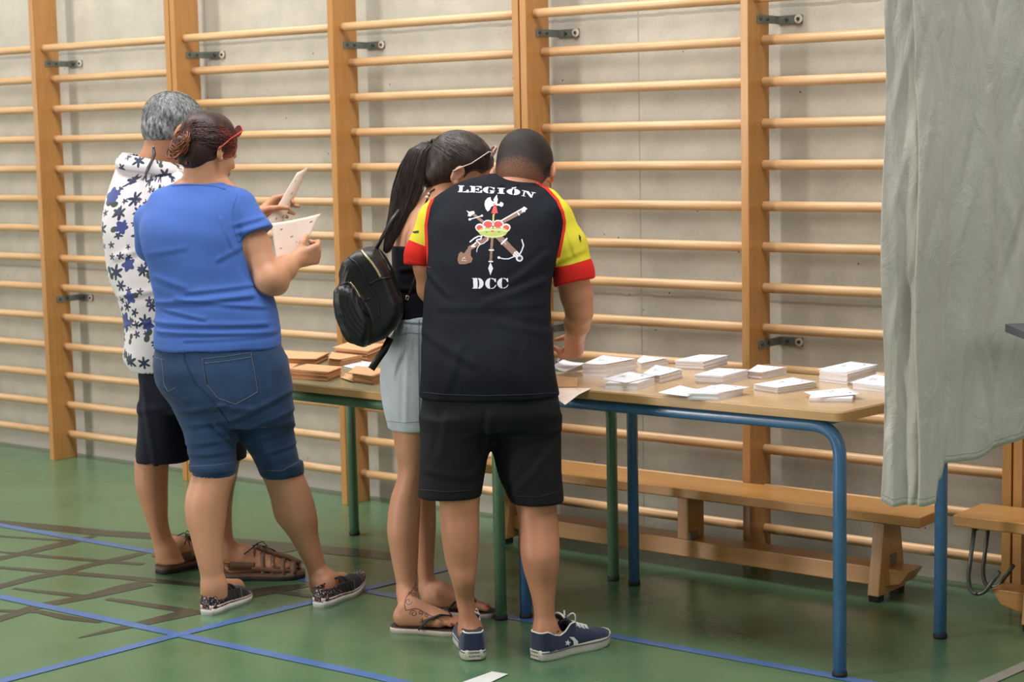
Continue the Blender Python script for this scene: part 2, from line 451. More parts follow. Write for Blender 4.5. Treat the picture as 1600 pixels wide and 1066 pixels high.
bFR, bBR, bBL = g(1312, 1057), g(1469, 997), g(991, 914)
bFL = (-0.20, -0.965)
table('school_table', 'long pale wood table with blue tube legs, holding the white ballot papers', bFL, bFR, bBR, bBL, 0.742, (0.03, 0.03, 0.045, 0.06), M['table_oak'], M['table_edge'], M['blue_paint'])
gNR, gFL = g(783, 968), g(554, 836)
table('school_table', 'lower table with green tube legs, holding the brown envelopes', (-1.535, -0.985), (gNR[0], gNR[1] + 0.0), (gNR[0], -0.42), (gFL[0], gFL[1]), 0.684, (0.05, 0.03, 0.04, 0.05), M['table_green'], M['table_edge'], M['green_paint'])

# ------------------------------------------------------------------ benches
def bench(name, label, x0, x1, yf, yb, legs, zt=0.295, hooks=None):
    t = empty(name, ((x0 + x1) / 2, (yf + yb) / 2, 0), label, 'bench'); yc = (yf + yb) / 2
    m = MB(); m.box(((x0 + x1) / 2, yc, zt - 0.0175), (x1 - x0, yb - yf, 0.035), bevel=0.004); m.build('seat', M['bench'], t)
    for lx in legs:
        m = MB()
        if abs(lx + .14) < .01:          # the middle support only joins seat and beam
            m.box((lx, yc, (zt - .035 + .105) / 2), (.045, .10, zt - .035 - .105), bevel=.003); m.build('middle_support', M['bench_z'], t); continue
        m.hexa([(lx - .02, yf + .01, .02), (lx + .02, yf + .01, .02), (lx + .02, yb + .0, .02), (lx - .02, yb + .0, .02),
                (lx - .02, yf + .055, zt - .035), (lx + .02, yf + .055, zt - .035), (lx + .02, yb - .045, zt - .035), (lx - .02, yb - .045, zt - .035)], 0.003)
        l = m.build('leg', M['bench_z'], t)
        for yy in (yf + .035, yb - .025):
            m = MB(); m.box((lx, yy, .0105), (.036, .04, .021), bevel=.003); m.build('rubber_foot', M['rubber'], l)
    # the narrow balance beam that runs near the floor through the legs
    a, b = x0 + 0.10, x1 - 0.06
    m = MB()
    m.extrude_poly([(a, yc - .05, .105), (b, yc - .05, .105), (b - .03, yc - .05, .060), (b - .09, yc - .05, .045), (a + .09, yc - .05, .045), (a + .03, yc - .05, .060)], (0, .10, 0), bevel=.003)
    m.build('balance_beam', M['bench'], t)
    return t
B1 = bench('gym_bench', 'long low wooden gym bench under the tables, in front of the wall bars', -1.03, 0.765, -0.215, -0.012, (-0.905, -0.14, 0.60))
# central bracket under the first bench
m = MB(); m.box((-0.112, -0.140, .118), (.010, .05, .024), bevel=.002); m.build('hinge_plate', M['steel'], B1)
m = MB(); m.box((0.622, -0.105, .125), (.006, .04, .035), bevel=.002); m.build('hinge_plate', M['steel'], B1)
B2 = bench('gym_bench', 'wooden gym bench at the right edge with bare metal hooks under its end', 0.90, 2.7, -0.27, -0.06, (1.135, 2.5), 0.33)
m = MB(); 
for yy in (-0.235, -0.13):
    m.tube(bent([(0.955, yy, .295), (0.935, yy, .13), (0.945, yy, .085), (0.985, yy - .0, .09), (1.035, yy, .165)], .022, 5), .0065, 10)
m.tube([(0.955, -0.235, .285), (0.955, -0.13, .285)], .0065, 8)
m.build('hook', M['steel_dark'], B2)
m = MB(); m.box((0.965, -0.18, .289), (.05, .10, .012), bevel=.002); m.build('hook_plate', M['steel'], B2)

# ------------------------------------------------------------------ paper piles
rng = random.Random(5)
def pile_obj(name, label, cat, group, quad, hpx, ztab, mtop, mside, topquad=None, extra=None, jit=0.0015, printed=True, curl=0.0):
    D = depth(onz(quad[0][0], quad[0][1], ztab + .01)); h = max(0.003, hpx * D / FPX)
    Q = [onz(u, v, ztab + h) for u, v in quad]
    c = sum(Q) / 4
    t = empty(name, (c[0], c[1], ztab), label, cat, group)
    b = MB(); nl = max(1, int(round(h / 0.0042))); dz = h / nl
    th = 0
    for k in range(nl):
        jx, jy, ja = rng.uniform(-jit, jit), rng.uniform(-jit, jit), rng.uniform(-.012, .012)
        pts = []
        for p in Q:
            d = p - c; x = d[0] * math.cos(ja) - d[1] * math.sin(ja); y = d[0] * math.sin(ja) + d[1] * math.cos(ja)
            pts.append(np.array([c[0] + x + jx, c[1] + y + jy, 0]))
        lo, hi = ztab + dz * k + .0001, ztab + dz * (k + 1) - .0003
        b.hexa([(*p[:2], lo) for p in pts] + [(*p[:2], hi) for p in pts])
    b.build('sheets', mside, t)
    # top sheet, slightly curled
    TQ = [onz(u, v, ztab + h + .001) for u, v in (topquad or quad)]
    def sheet(TQ, z0, curl):
        m = MB()
        def f(s, r):
            p = TQ[0] * (1 - s) * (1 - r) + TQ[1] * s * (1 - r) + TQ[2] * s * r + TQ[3] * (1 - s) * r
            return (p[0], p[1], z0 + curl * ((2 * s - 1) ** 2) * .5 + curl * (r ** 3) * .8)
        m.grid(f, 8, 6)
        o = m.build('top_sheet', mtop, t); solidify(o, 0.0008, 1.0); return o
    ts = sheet(TQ, ztab + h + .0006, curl)
    if printed:
        m = MB()
        for (s0, s1, r0, r1) in ((.64, .72, .80, .85), (.18, .36, .55, .57), (.20, .42, .47, .485), (.19, .32, .40, .412)):
            P = []
            for s, r in ((s0, r0), (s1, r0), (s1, r1), (s0, r1)):
                p = TQ[0] * (1 - s) * (1 - r) + TQ[1] * s * (1 - r) + TQ[2] * s * r + TQ[3] * (1 - s) * r
                P.append((p[0], p[1], ztab + h + .0022 + curl * ((2 * s - 1) ** 2) * .5 + curl * (r ** 3) * .8))
            m.poly(P)
        m.build('printing', M['ink'], ts)
    if extra:
        for q_, dz_ in extra: sheet([onz(u, v, ztab + dz_) for u, v in q_], ztab + dz_, 0.001)
    return t
W_ = 'stacks of white ballot papers on the blue-legged table'
Z1 = 0.742
def wp(lab, quad, h, **k): return pile_obj('ballot_stack', lab, 'papers', W_, quad, h, Z1, M['paper'], M['paper_side'], **k)
wp('tall stack of white ballots beside the writing hand of the man in black', [(910, 569), (946, 570), (994, 562), (942, 557)], 20, curl=.003)
wp('low stack of white ballots right behind the tall stack near the writing hand', [(995, 564), (1001, 568.5), (1043, 561), (1005, 557)], 9, curl=.003)
wp('front-edge stack of white ballots nearest to the writing man, top sheet sticking out left', [(946, 598), (996, 598.5), (1023, 589), (984, 583)], 12, topquad=[(938, 592.5), (978, 599), (1025, 588.5), (984, 582)], curl=.002)
wp('stack of white ballots touching the right side of the front-edge stack near the writing man', [(1004, 584.2), (1030, 587.8), (1066, 578.5), (1025, 572)], 12, curl=.003)
wp('thick square stack of white ballots at the rear edge, in the middle of the table', [(1055, 564), (1099, 566), (1137, 556.5), (1095, 555)], 14, topquad=[(1054, 563), (1100, 565.5), (1140, 555), (1094, 554)])
wp('thick stack of white ballots in the centre, just in front of the rear-edge stack', [(1086, 587), (1129, 589), (1168, 578.5), (1123, 576)], 13, topquad=[(1084, 586), (1130, 588), (1170, 577.5), (1123, 575)])
wp('small low stack of white ballots in front of the upright of the wall bars', [(1168, 580), (1190, 582.5), (1229, 574.5), (1184, 570.5)], 11, curl=.001)
wp('tallest stack of white ballots at the right, next to the grey curtain', [(1280, 579), (1324, 584), (1369, 572.5), (1330, 567.5)], 18, topquad=[(1278, 577), (1322, 583), (1373, 570.5), (1330, 565.5)], curl=.001)
wp('low fanned stack of white ballots between the centre and the tallest stack', [(1178, 601), (1215, 606.5), (1276, 597.5), (1239, 591)], 9, curl=.002)
wp('stack of white ballots half hidden behind the edge of the grey curtain', [(1332, 599), (1388, 605), (1418, 596), (1372, 587)], 11, topquad=[(1328, 598), (1388, 604), (1418, 594), (1370, 584.5)])
wp('thin stack of white ballots at the front right corner, skewed top sheet', [(1264, 621.5), (1331, 622.5), (1337, 612), (1270, 611)], 7, topquad=[(1256, 613), (1282, 622), (1347, 617), (1325, 607)], curl=.002)
wp('front-edge stack of white ballots in the middle, loose sheets spilling to the left', [(1074, 614), (1122, 615.5), (1161, 606), (1111, 602)], 11, topquad=[(1075, 611), (1121, 614.5), (1173, 605), (1127, 600.5)], extra=[([(1028, 614), (1074, 620), (1094, 610), (1063, 603)], .014)])
K_ = 'stacks of brown envelopes on the green-legged table'
Z2 = 0.684
def kp(lab, quad, h, **k): return pile_obj('envelope_stack', lab, 'envelopes', K_, quad, h, Z2, M['kraft'], M['kraft_side'], printed=False, jit=.004, **k)
kp('thick stack of brown envelopes at the front edge beside the woman in blue', [(453, 578), (513, 582.5), (533, 575), (480, 570)], 14, topquad=[(451, 576.5), (514, 582), (537, 573.5), (480, 569)], curl=.001)
kp('stack of brown envelopes behind the thick front-edge stack, beside the woman in blue', [(441, 560), (492, 561.5), (512, 552.5), (446, 550)], 9, topquad=[(439, 560), (494, 561.5), (515, 552), (444, 548)], curl=.002)
kp('narrow stack of brown envelopes in the middle of the green-legged table', [(513, 560), (532, 562), (564, 556), (518, 550.5)], 11, curl=.001)
kp('tall stack of brown envelopes at the rear edge, right below the black backpack', [(524, 544.5), (575, 550), (601, 539), (548, 535.5)], 15, topquad=[(520, 543), (575, 549), (604, 537.5), (548, 533.5)])
kp('stack of brown envelopes next to the pale denim shorts', [(551, 584), (583, 588), (612, 578), (558, 573)], 14, topquad=[(543, 582.5), (581, 588), (614, 577), (556, 572)], extra=[([(531, 590), (552, 597), (562, 588), (540, 584)], .004)])
m = MB(); Q = [onz(u, v, Z2 + .006) for u, v in ((536, 571), (560, 577), (590, 567), (565, 563))]
c = sum(Q) / 4; m.hexa([(*p[:2], Z2 + .001) for p in Q] + [(*p[:2], Z2 + .004) for p in Q])
o = m.build('ballot_sheets', M['paper'], base=(c[0], c[1], Z2)); tag(o, 'few white sheets lying between the brown envelope stacks', 'papers')
m = MB(); Q = [onz(u, v, Z2 + .006) for u, v in ((442, 573), (452, 576), (466, 568), (446, 565))]
c = sum(Q) / 4; m.hexa([(*p[:2], Z2 + .001) for p in Q] + [(*p[:2], Z2 + .004) for p in Q])
o = m.build('envelope', M['kraft'], base=(c[0], c[1], Z2)); tag(o, 'single brown envelope lying just behind the hip of the woman in blue', 'envelope')
# loose things in front of the writing man
def flat(name, lab, cat, quad, mat, z, th=.0008, curl=0):
    Q = [onz(u, v, z) for u, v in quad]; c = sum(Q) / 4
    m = MB()
    def f(s, r):
        p = Q[0] * (1 - s) * (1 - r) + Q[1] * s * (1 - r) + Q[2] * s * r + Q[3] * (1 - s) * r
        return (p[0], p[1], z + curl * (2 * s - 1) ** 2)
    m.grid(f, 8, 4); o = m.build(name, mat, base=(c[0], c[1], Z1)); solidify(o, th, 1.0); tag(o, lab, cat); return o
flat('ballot_sheet', 'white ballot sheet under the writing hand of the man in black', 'paper', [(863, 574), (884, 583), (917, 569), (880, 564)], M['paper'], Z1 + .030, curl=.004)
# brown envelope standing slightly open on the table
P = [onz(845, 605, Z1 + .001), onz(902, 604.5, Z1 + .001)]
m = MB(); d = (P[1] - P[0]); n_ = np.array([-d[1], d[0], 0]); n_ /= np.linalg.norm(n_)
m.hexa([P[0], P[1], P[1] + n_ * .10, P[0] + n_ * .10, P[0] + EZ * .035 + n_ * .01, P[1] + EZ * .026 + n_ * .012, P[1] + n_ * .10 + EZ * .014, P[0] + n_ * .10 + EZ * .026])
o = m.build('envelope', M['kraft'], base=tuple(P[0])); tag(o, 'thick brown envelope on the blue-legged table at the hip of the man in black', 'envelope')
# cream sheet hanging over the front edge
ysf = float(onz(1080, 624, Z1)[1])
m = MB()
a, b = onz(850, 603, Z1 + .002), onz(930, 606, Z1 + .002)
c1, c2 = onz(884, 612.5, Z1 + .002), None
A = onz(871, 607, Z1 + .0015); Bp = onz(925, 607, Z1 + .0015); Cc = onz(905, 616.5, Z1 + .0015); Dd = onz(868, 611, Z1 + .0015)
tip = Cc + (onz(883, 633, Z1 - .012) - Cc) * 1.0; tl = onz(868, 622, Z1 - .012)
m.poly([Dd, Cc, Bp, A]); m.poly([tl, tip, Cc, Dd])
bmesh.ops.remove_doubles(m.bm, verts=m.bm.verts, dist=1e-5)
o = m.build('ballot_sheet', M['pinkpaper'], base=tuple(Cc)); solidify(o, .0008, 1.0); tag(o, 'cream printed sheet overhanging the front edge of the blue-legged table', 'paper')
for (u, v) in ((915, 606), (900, 608), (905, 610)):
    m = MB(); p = onz(u, v, Z1 + .003); m.poly([p, p + E1 * .006, p + E1 * .006 + E2 * .006, p + E2 * .006]); m.build('printing', M['ink'], o)

# ------------------------------------------------------------------ voting booth curtain
def curtain_mat():
    t = NT('grey_cloth'); v = t.coord(scale=(1, 1, .35)); f = t.noise(v, 16, 5, .6, 1.2); f2 = t.noise(t.coord(), 420, 2)
    big = t.noise(t.coord(), 2.5, 3)
    t.base(t.ramp(big, [(.3, srgb(194, 190, 182)), (.7, srgb(208, 204, 196))])).set(rough=.8, sheen=.3)
    t.bump(t.math('ADD', f, t.math('MULTIPLY', f2, .15)), .6, .014); return t.m
M['curtain'] = curtain_mat(); M['hem'] = plain('grey_hem_stitch', srgb(140, 142, 142), .8)
CT = empty('booth_curtain', (1.2, -0.9, 0.55), 'pale grey crumpled cloth curtain hanging at the right, in front of the table end', 'curtain')
def hemz(p, prof):
    """height of the hem at ground point p from the outline read in the photograph"""
    q_ = np.array([p[0], p[1], .58])
    for _ in range(4):
        d = q_ - CAM; zc = d @ CF; u = 800 + FPX * (d @ CR) / zc; v = 533 - FPX * (d @ CU) / zc
        q_[2] += (v - np.interp(u, [k[0] for k in prof], [k[1] for k in prof])) * zc / FPX
    return q_[2]
def cur(A, B, prof, amp, seed, nu, nv, fr):
    r = random.Random(seed); ph = [r.uniform(0, 6.28) for _ in range(12)]; A = np.array(A); B = np.array(B); L = np.linalg.norm(B - A)
    d = (B - A) / L; nn = np.array([d[1], -d[0]])
    cre = [(r.uniform(0, 1), r.uniform(.5, 2.1), r.uniform(-1.0, 1.0), r.uniform(.05, .16), r.uniform(-.0065, .0065)) for _ in range(int(190 * L / .8) + 36)]
    def off(x, z):
        k = .35 + .65 * min(1, max(0, (2.1 - z) / 1.4)); o = 0
        for i, (w_, a_) in enumerate(fr): o += a_ * math.sin(x * w_ + ph[i] + .5 * math.sin(z * (1.3 + .4 * i) + ph[i + 4]))
        o *= k * amp
        for cx, cz, sl, ln, am in cre:
            dz = z - cz
            if abs(dz) < ln * 2:
                dx = x - cx * L - sl * .30 * dz; o += am * math.exp(-(dx / .011) ** 2 - (dz / ln) ** 2)
        return o
    def f(s, q_):
        x = s * L; p = A + d * x; zb = hemz(p, prof); z = zb + (2.15 - zb) * q_ ** 1.0; o = off(x, z); e = .006 * math.sin(z * 8 + ph[9]) * ((1 - s) ** 6)
        return (p[0] + nn[0] * o + d[0] * e, p[1] + nn[1] * o + d[1] * e, z)
    m = MB(); m.grid(f, nu, nv); o = m.build('cloth_panel', M['curtain'], CT); solidify(o, .0018, 0)
    m = MB(); m.tube([Vector(f(i / nu, .012)) for i in range(nu + 1)], .0013, 6); m.build('hem_stitch', M['hem'], o)
cur((1.075, -1.075), (1.165, -1.020), [(1370, 782), (1380, 784), (1395, 792), (1445, 789)], .006, 3, 40, 150, [(60, 1), (125, .6)])
cur((1.150, -1.050), (1.72, -.13), [(1425, 790), (1440, 790), (1459, 786), (1462, 752), (1477, 744), (1479, 727), (1525, 719), (1576, 690), (1600, 681), (1660, 664), (1800, 640)], .014, 8, 230, 130, [(19, 1), (43, .6), (88, .25)])
m = MB(); m.tube([(1.02, -1.22, 2.17), (1.165, -1.02, 2.17), (1.72, -.13, 2.17), (1.92, WY, 2.17)], .014, 12); R_ = m.build('curtain_rail', M['steel'], base=(1.92, WY, 2.17)); tag(R_, 'metal rail from which the grey booth curtain hangs', 'curtain rail')
t = empty('booth_shelf', tuple(onx(1625, 700, 1.5) * [1, 1, 0]), 'dark grey shelf end jutting in at the right edge, beyond the curtain', 'shelf')
a = onx(1587, 519, 1.42); m = MB(); c_ = a + E1 * .17; m.box(tuple(c_), (.34, .20, .022), rot=math.atan2(E1[1], E1[0]), bevel=.003); m.build('shelf_board', plain('dark_grey_plastic', srgb(74, 76, 84), .5), t)
c_ = a + E1 * .20; m = MB(); m.box((c_[0], c_[1], (c_[2] - .011) / 2), (.03, .03, c_[2] - .011), bevel=.003); m.build('shelf_post', M['steel'], t)
# ------------------------------------------------------------------ smooth bodies: signed distance fields turned into one skin
class Field:
    BIG = 0.09; MARG = 0.065
    def __init__(s): s.items = []; s.lo = np.array([9.] * 3); s.hi = -s.lo
    def add(s, fn, lo, hi, k=0.01, op='u'):
        lo = np.asarray(lo, float); hi = np.asarray(hi, float)
        s.items.append((fn, lo - s.MARG - k, hi + s.MARG + k, k, op))
        if op == 'u': s.lo = np.minimum(s.lo, lo); s.hi = np.maximum(s.hi, hi)
        return s
    def ev(s, P):
        d = np.full(len(P), s.BIG)
        for fn, lo, hi, k, op in s.items:
            m = np.all((P > lo) & (P < hi), axis=1)
            if not m.any(): continue
            v = fn(P[m]); a = d[m]
            if op == 'u':
                if k > 0:
                    h = np.clip(.5 + .5 * (v - a) / k, 0, 1); r = v * (1 - h) + a * h - k * h * (1 - h)
                else: r = np.minimum(a, v)
            elif op == 's':
                v = -v
                if k > 0:
                    h = np.clip(.5 - .5 * (v - a) / k, 0, 1); r = v * (1 - h) + a * h + k * h * (1 - h)
                else: r = np.maximum(a, v)
            elif op == 'd': r = a + v
            d[m] = r
        return d
    # primitives ---------------------------------------------------------
    def cone(s, a, b, r1, r2, k=0.012, op='u'):
        a = np.asarray(a, float); b = np.asarray(b, float); ab = b - a; L2 = float(ab @ ab) + 1e-12
        def fn(P):
            t = np.clip((P - a) @ ab / L2, 0, 1)
            return np.linalg.norm(P - a - t[:, None] * ab, axis=1) - (r1 + (r2 - r1) * (t * t * (3 - 2 * t) * .5 + t * .5))
        R = max(r1, r2)
        return s.add(fn, np.minimum(a, b) - R, np.maximum(a, b) + R, k, op)
    def chain(s, pts, rs, k=0.012):
        for i in range(len(pts) - 1): s.cone(pts[i], pts[i + 1], rs[i], rs[i + 1], k)
        return s
    def ell(s, c, r, rot=None, k=0.012, op='u'):
        c = np.asarray(c, float); r = np.asarray(r, float); Mx = np.eye(3) if rot is None else np.asarray(rot, float)  # columns = axes
        def fn(P):
            q = (P - c) @ Mx; a = np.linalg.norm(q / r, axis=1); b = np.linalg.norm(q / (r * r), axis=1) + 1e-9
            return np.where(a < .3, -(1 - a) * r.min(), a * (a - 1) / b)
        R = r.max()
        return s.add(fn, c - R, c + R, k, op)
    def loft(s, rows, k=0.012, op='u', n=2.0, inset=0.0, cap=0.008):
        """rows: (z, cx, cy, half width along E1, half depth along E2)"""
        A = np.array(sorted(rows, key=lambda r: r[0]), float); z = A[:, 0]
        zz = np.linspace(z[0], z[-1], 300); T = []
        for c in range(1, 5):     # monotone-ish cubic
            y = A[:, c]; dl = np.diff(y) / np.diff(z); mm = np.zeros(len(z))
            mm[0], mm[-1] = dl[0], dl[-1]
            for i in range(1, len(z) - 1):
                h0, h1 = z[i] - z[i - 1], z[i + 1] - z[i]
                mm[i] = (dl[i - 1] * h1 + dl[i] * h0) / (h0 + h1)
            i = np.clip(np.searchsorted(z, zz) - 1, 0, len(z) - 2); h = z[i + 1] - z[i]; t = (zz - z[i]) / h
            T.append((2*t**3 - 3*t**2 + 1) * y[i] + (t**3 - 2*t**2 + t) * h * mm[i] + (-2*t**3 + 3*t**2) * y[i+1] + (t**3 - t**2) * h * mm[i+1])
        X, Y, Wd, Dp = T; Wd = np.maximum(Wd - inset, .004); Dp = np.maximum(Dp - inset, .004)
        def fn(P):
            q = np.clip(P[:, 2], z[0], z[-1])
            cx, cy, w_, d_ = (np.interp(q, zz, v) for v in (X, Y, Wd, Dp))
            dx, dy = P[:, 0] - cx, P[:, 1] - cy
            a = np.abs(dx * E1[0] + dy * E1[1]) + 1e-7; b = np.abs(dx * E2[0] + dy * E2[1]) + 1e-7
            kk = ((a / w_) ** n + (b / d_) ** n) ** (1 / n)
            g_ = kk ** (1 - n) * np.sqrt((a ** (n - 1) / w_ ** n) ** 2 + (b ** (n - 1) / d_ ** n) ** 2)
            g_ = np.maximum(g_, 1 / np.maximum(w_, d_))
            dd = (kk - 1) / g_
            dz = np.maximum(z[0] - P[:, 2], P[:, 2] - z[-1])
            h = np.clip(.5 - .5 * (dd - dz) / cap, 0, 1)
            return dd * (1 - h) + dz * h + cap * h * (1 - h)
        mr = max(Wd.max(), Dp.max())
        lo = np.array([min(A[:, 1]) - mr, min(A[:, 2]) - mr, z[0]]); hi = np.array([max(A[:, 1]) + mr, max(A[:, 2]) + mr, z[-1]])
        return s.add(fn, lo, hi, k, op)
    def cut(s, p, nrm, R, k=.002):
        p = np.asarray(p, float); nrm = norm(nrm)
        return s.add(lambda P: np.maximum(-((P - p) @ nrm), np.linalg.norm(P - p - nrm * R * .8, axis=1) - R), p - R * 1.8, p + R * 1.8, k, 's')
    def disp(s, fn, lo, hi): return s.add(fn, lo, hi, 0.0, 'd')
    # meshing ------------------------------------------------------------
    def mesh(s, name, h=0.004):
        lo = s.lo - 0.016; hi = s.hi + 0.016; B = 8
        nb = np.ceil((hi - lo) / h / B).astype(int); N = nb * B
        bi = np.stack(np.meshgrid(*[np.arange(k) for k in nb], indexing='ij'), -1).reshape(-1, 3)
        ctr = lo + (bi * B + B / 2 - .5) * h
        dc = np.concatenate([s.ev(ctr[i:i + 300000]) for i in range(0, len(ctr), 300000)])
        half = h * B * .87
        V = np.ones(N, np.float32) * .05
        for q in bi[dc < -half]:
            V[q[0]*B:q[0]*B+B, q[1]*B:q[1]*B+B, q[2]*B:q[2]*B+B] = -.05
        near = bi[np.abs(dc) < half + .012]
        o = np.stack(np.meshgrid(*[np.arange(B)] * 3, indexing='ij'), -1).reshape(-1, 3)
        for i in range(0, len(near), 600):
            nn = near[i:i + 600]; I = (nn[:, None, :] * B + o[None]).reshape(-1, 3)
            V[I[:, 0], I[:, 1], I[:, 2]] = s.ev(lo + I * h)
        return nets(name, V, lo, h)
def nets(name, V, lo, h):
    S = V < 0
    c = np.zeros([k - 1 for k in V.shape], np.int8)
    for dx in (0, 1):
        for dy in (0, 1):
            for dz in (0, 1): c += S[dx:V.shape[0]-1+dx, dy:V.shape[1]-1+dy, dz:V.shape[2]-1+dz]
    act = (c > 0) & (c < 8); C = np.argwhere(act)
    acc = np.zeros((len(C), 3)); cnt = np.zeros(len(C))
    for ax in range(3):
        o1, o2 = [a for a in range(3) if a != ax]
        for a in (0, 1):
            for b in (0, 1):
                p = C.copy(); p[:, o1] += a; p[:, o2] += b; q = p.copy(); q[:, ax] += 1
                v0 = V[p[:, 0], p[:, 1], p[:, 2]]; v1 = V[q[:, 0], q[:, 1], q[:, 2]]
                m = (v0 < 0) != (v1 < 0)
                t = np.where(m, v0 / np.where(m, v0 - v1, 1), 0)
                pos = p.astype(float); pos[:, ax] += t
                acc[m] += pos[m]; cnt[m] += 1
    vert = lo + (acc / cnt[:, None]) * h
    idx = np.full(c.shape, -1, np.int32); idx[C[:, 0], C[:, 1], C[:, 2]] = np.arange(len(C))
    F = []
    for ax in range(3):
        o1, o2 = [(1, 2), (2, 0), (0, 1)][ax]
        sl0 = [slice(1, -1)] * 3; sl0[ax] = slice(0, -1); sl1 = list(sl0); sl1[ax] = slice(1, None)
        E = np.argwhere(S[tuple(sl0)] != S[tuple(sl1)])
        off = np.array([1, 1, 1]); off[ax] = 0; E = E + off
        ok = np.all(E < np.array(c.shape), axis=1) ; E = E[ok]
        s0 = S[E[:, 0], E[:, 1], E[:, 2]]
        def g_(a, b):
            e = E.copy(); e[:, o1] -= a; e[:, o2] -= b; return idx[e[:, 0], e[:, 1], e[:, 2]]
        q = np.stack([g_(1, 1), g_(0, 1), g_(0, 0), g_(1, 0)], 1)
        q[~s0] = q[~s0][:, ::-1]; F.append(q)
    F = np.concatenate(F); F = F[(F >= 0).all(1)]
    me = bpy.data.meshes.new(name)
    me.vertices.add(len(vert)); me.vertices.foreach_set('co', vert.astype(np.float32).ravel())
    me.loops.add(len(F) * 4); me.loops.foreach_set('vertex_index', F.ravel().astype(np.int32))
    me.polygons.add(len(F)); me.polygons.foreach_set('loop_start', np.arange(0, len(F) * 4, 4, dtype=np.int32))
    me.polygons.foreach_set('loop_total', np.full(len(F), 4, np.int32)) if hasattr(me.polygons[0], 'loop_total') and False else None
    me.polygons.foreach_set('use_smooth', np.ones(len(F), bool))
    me.update(calc_edges=True); me.validate()
    return me
def mesh_np(me):
    a = np.empty(len(me.vertices) * 3, np.float32); me.vertices.foreach_get('co', a); return a.reshape(-1, 3).astype(float)
def attr(me, name, val):
    at = me.attributes.new(name, 'FLOAT', 'POINT'); at.data.foreach_set('value', np.asarray(val, np.float32))
def attrv(me, name, val):
    at = me.attributes.new(name, 'FLOAT_VECTOR', 'POINT'); at.data.foreach_set('vector', np.asarray(val, np.float32).ravel())
def norm(v): v = np.asarray(v, float); return v / np.linalg.norm(v)
def rodr(v, ax, a):
    ax = norm(ax); return v * math.cos(a) + np.cross(ax, v) * math.sin(a) + ax * (ax @ v) * (1 - math.cos(a))

class Fig:
    """maps places read in the photograph to real points at the figure's own distance"""
    def __init__(s, D0): s.D = D0
    def J(s, u, v, dd=0.0): return CAM + ray(u, v) * (s.D + dd)
    def m(s, px, dd=0.0): return px * (s.D + dd) / FPX
    def rows(s, R):
        out = []
        for r in R:
            v, uL, uR, dd, hd = r
            p = s.J((uL + uR) / 2, v, dd); out.append((p[2], p[0], p[1], s.m((uR - uL) / 2, dd), hd))
        return out
    def folds(s, L):
        """cloth folds: (u1, v1, u2, v2, amplitude, width) read across the view"""
        segs = []
        for u1, v1, u2, v2, amp, sg in L:
            a, b = s.J(u1, v1), s.J(u2, v2); segs.append((a @ E1, a[2], b @ E1, b[2], amp, sg))
        def fn(P):
            x = P @ E1; z = P[:, 2]; d = np.zeros(len(P))
            for ax_, az, bx, bz, amp, sg in segs:
                dx, dz = bx - ax_, bz - az; L2 = dx * dx + dz * dz + 1e-9
                t = ((x - ax_) * dx + (z - az) * dz) / L2; tc = np.clip(t, 0, 1)
                px, pz = x - ax_ - tc * dx, z - az - tc * dz
                sd = (dx * (z - az) - dz * (x - ax_)) / math.sqrt(L2)
                r2 = px * px + pz * pz
                e = np.exp(-r2 / (sg * sg)) * (1 - .0 * t)
                d -= amp * e * np.where(sd > 0, 1, 1) - amp * .8 * np.exp(-((sd + sg * 1.3) ** 2 + np.maximum(0, np.abs(t - .5) - .5) ** 2 * L2) / (sg * sg))
            return d
        return fn
def waves(seed, amp, sc, stretch=(1, 1, 1), n=7):
    r = np.random.RandomState(seed); K = r.normal(size=(n, 3)) * sc * np.array(stretch); ph = r.uniform(0, 6.28, n)
    return lambda P: amp * np.sin(P @ K.T + ph).sum(1) / math.sqrt(n)

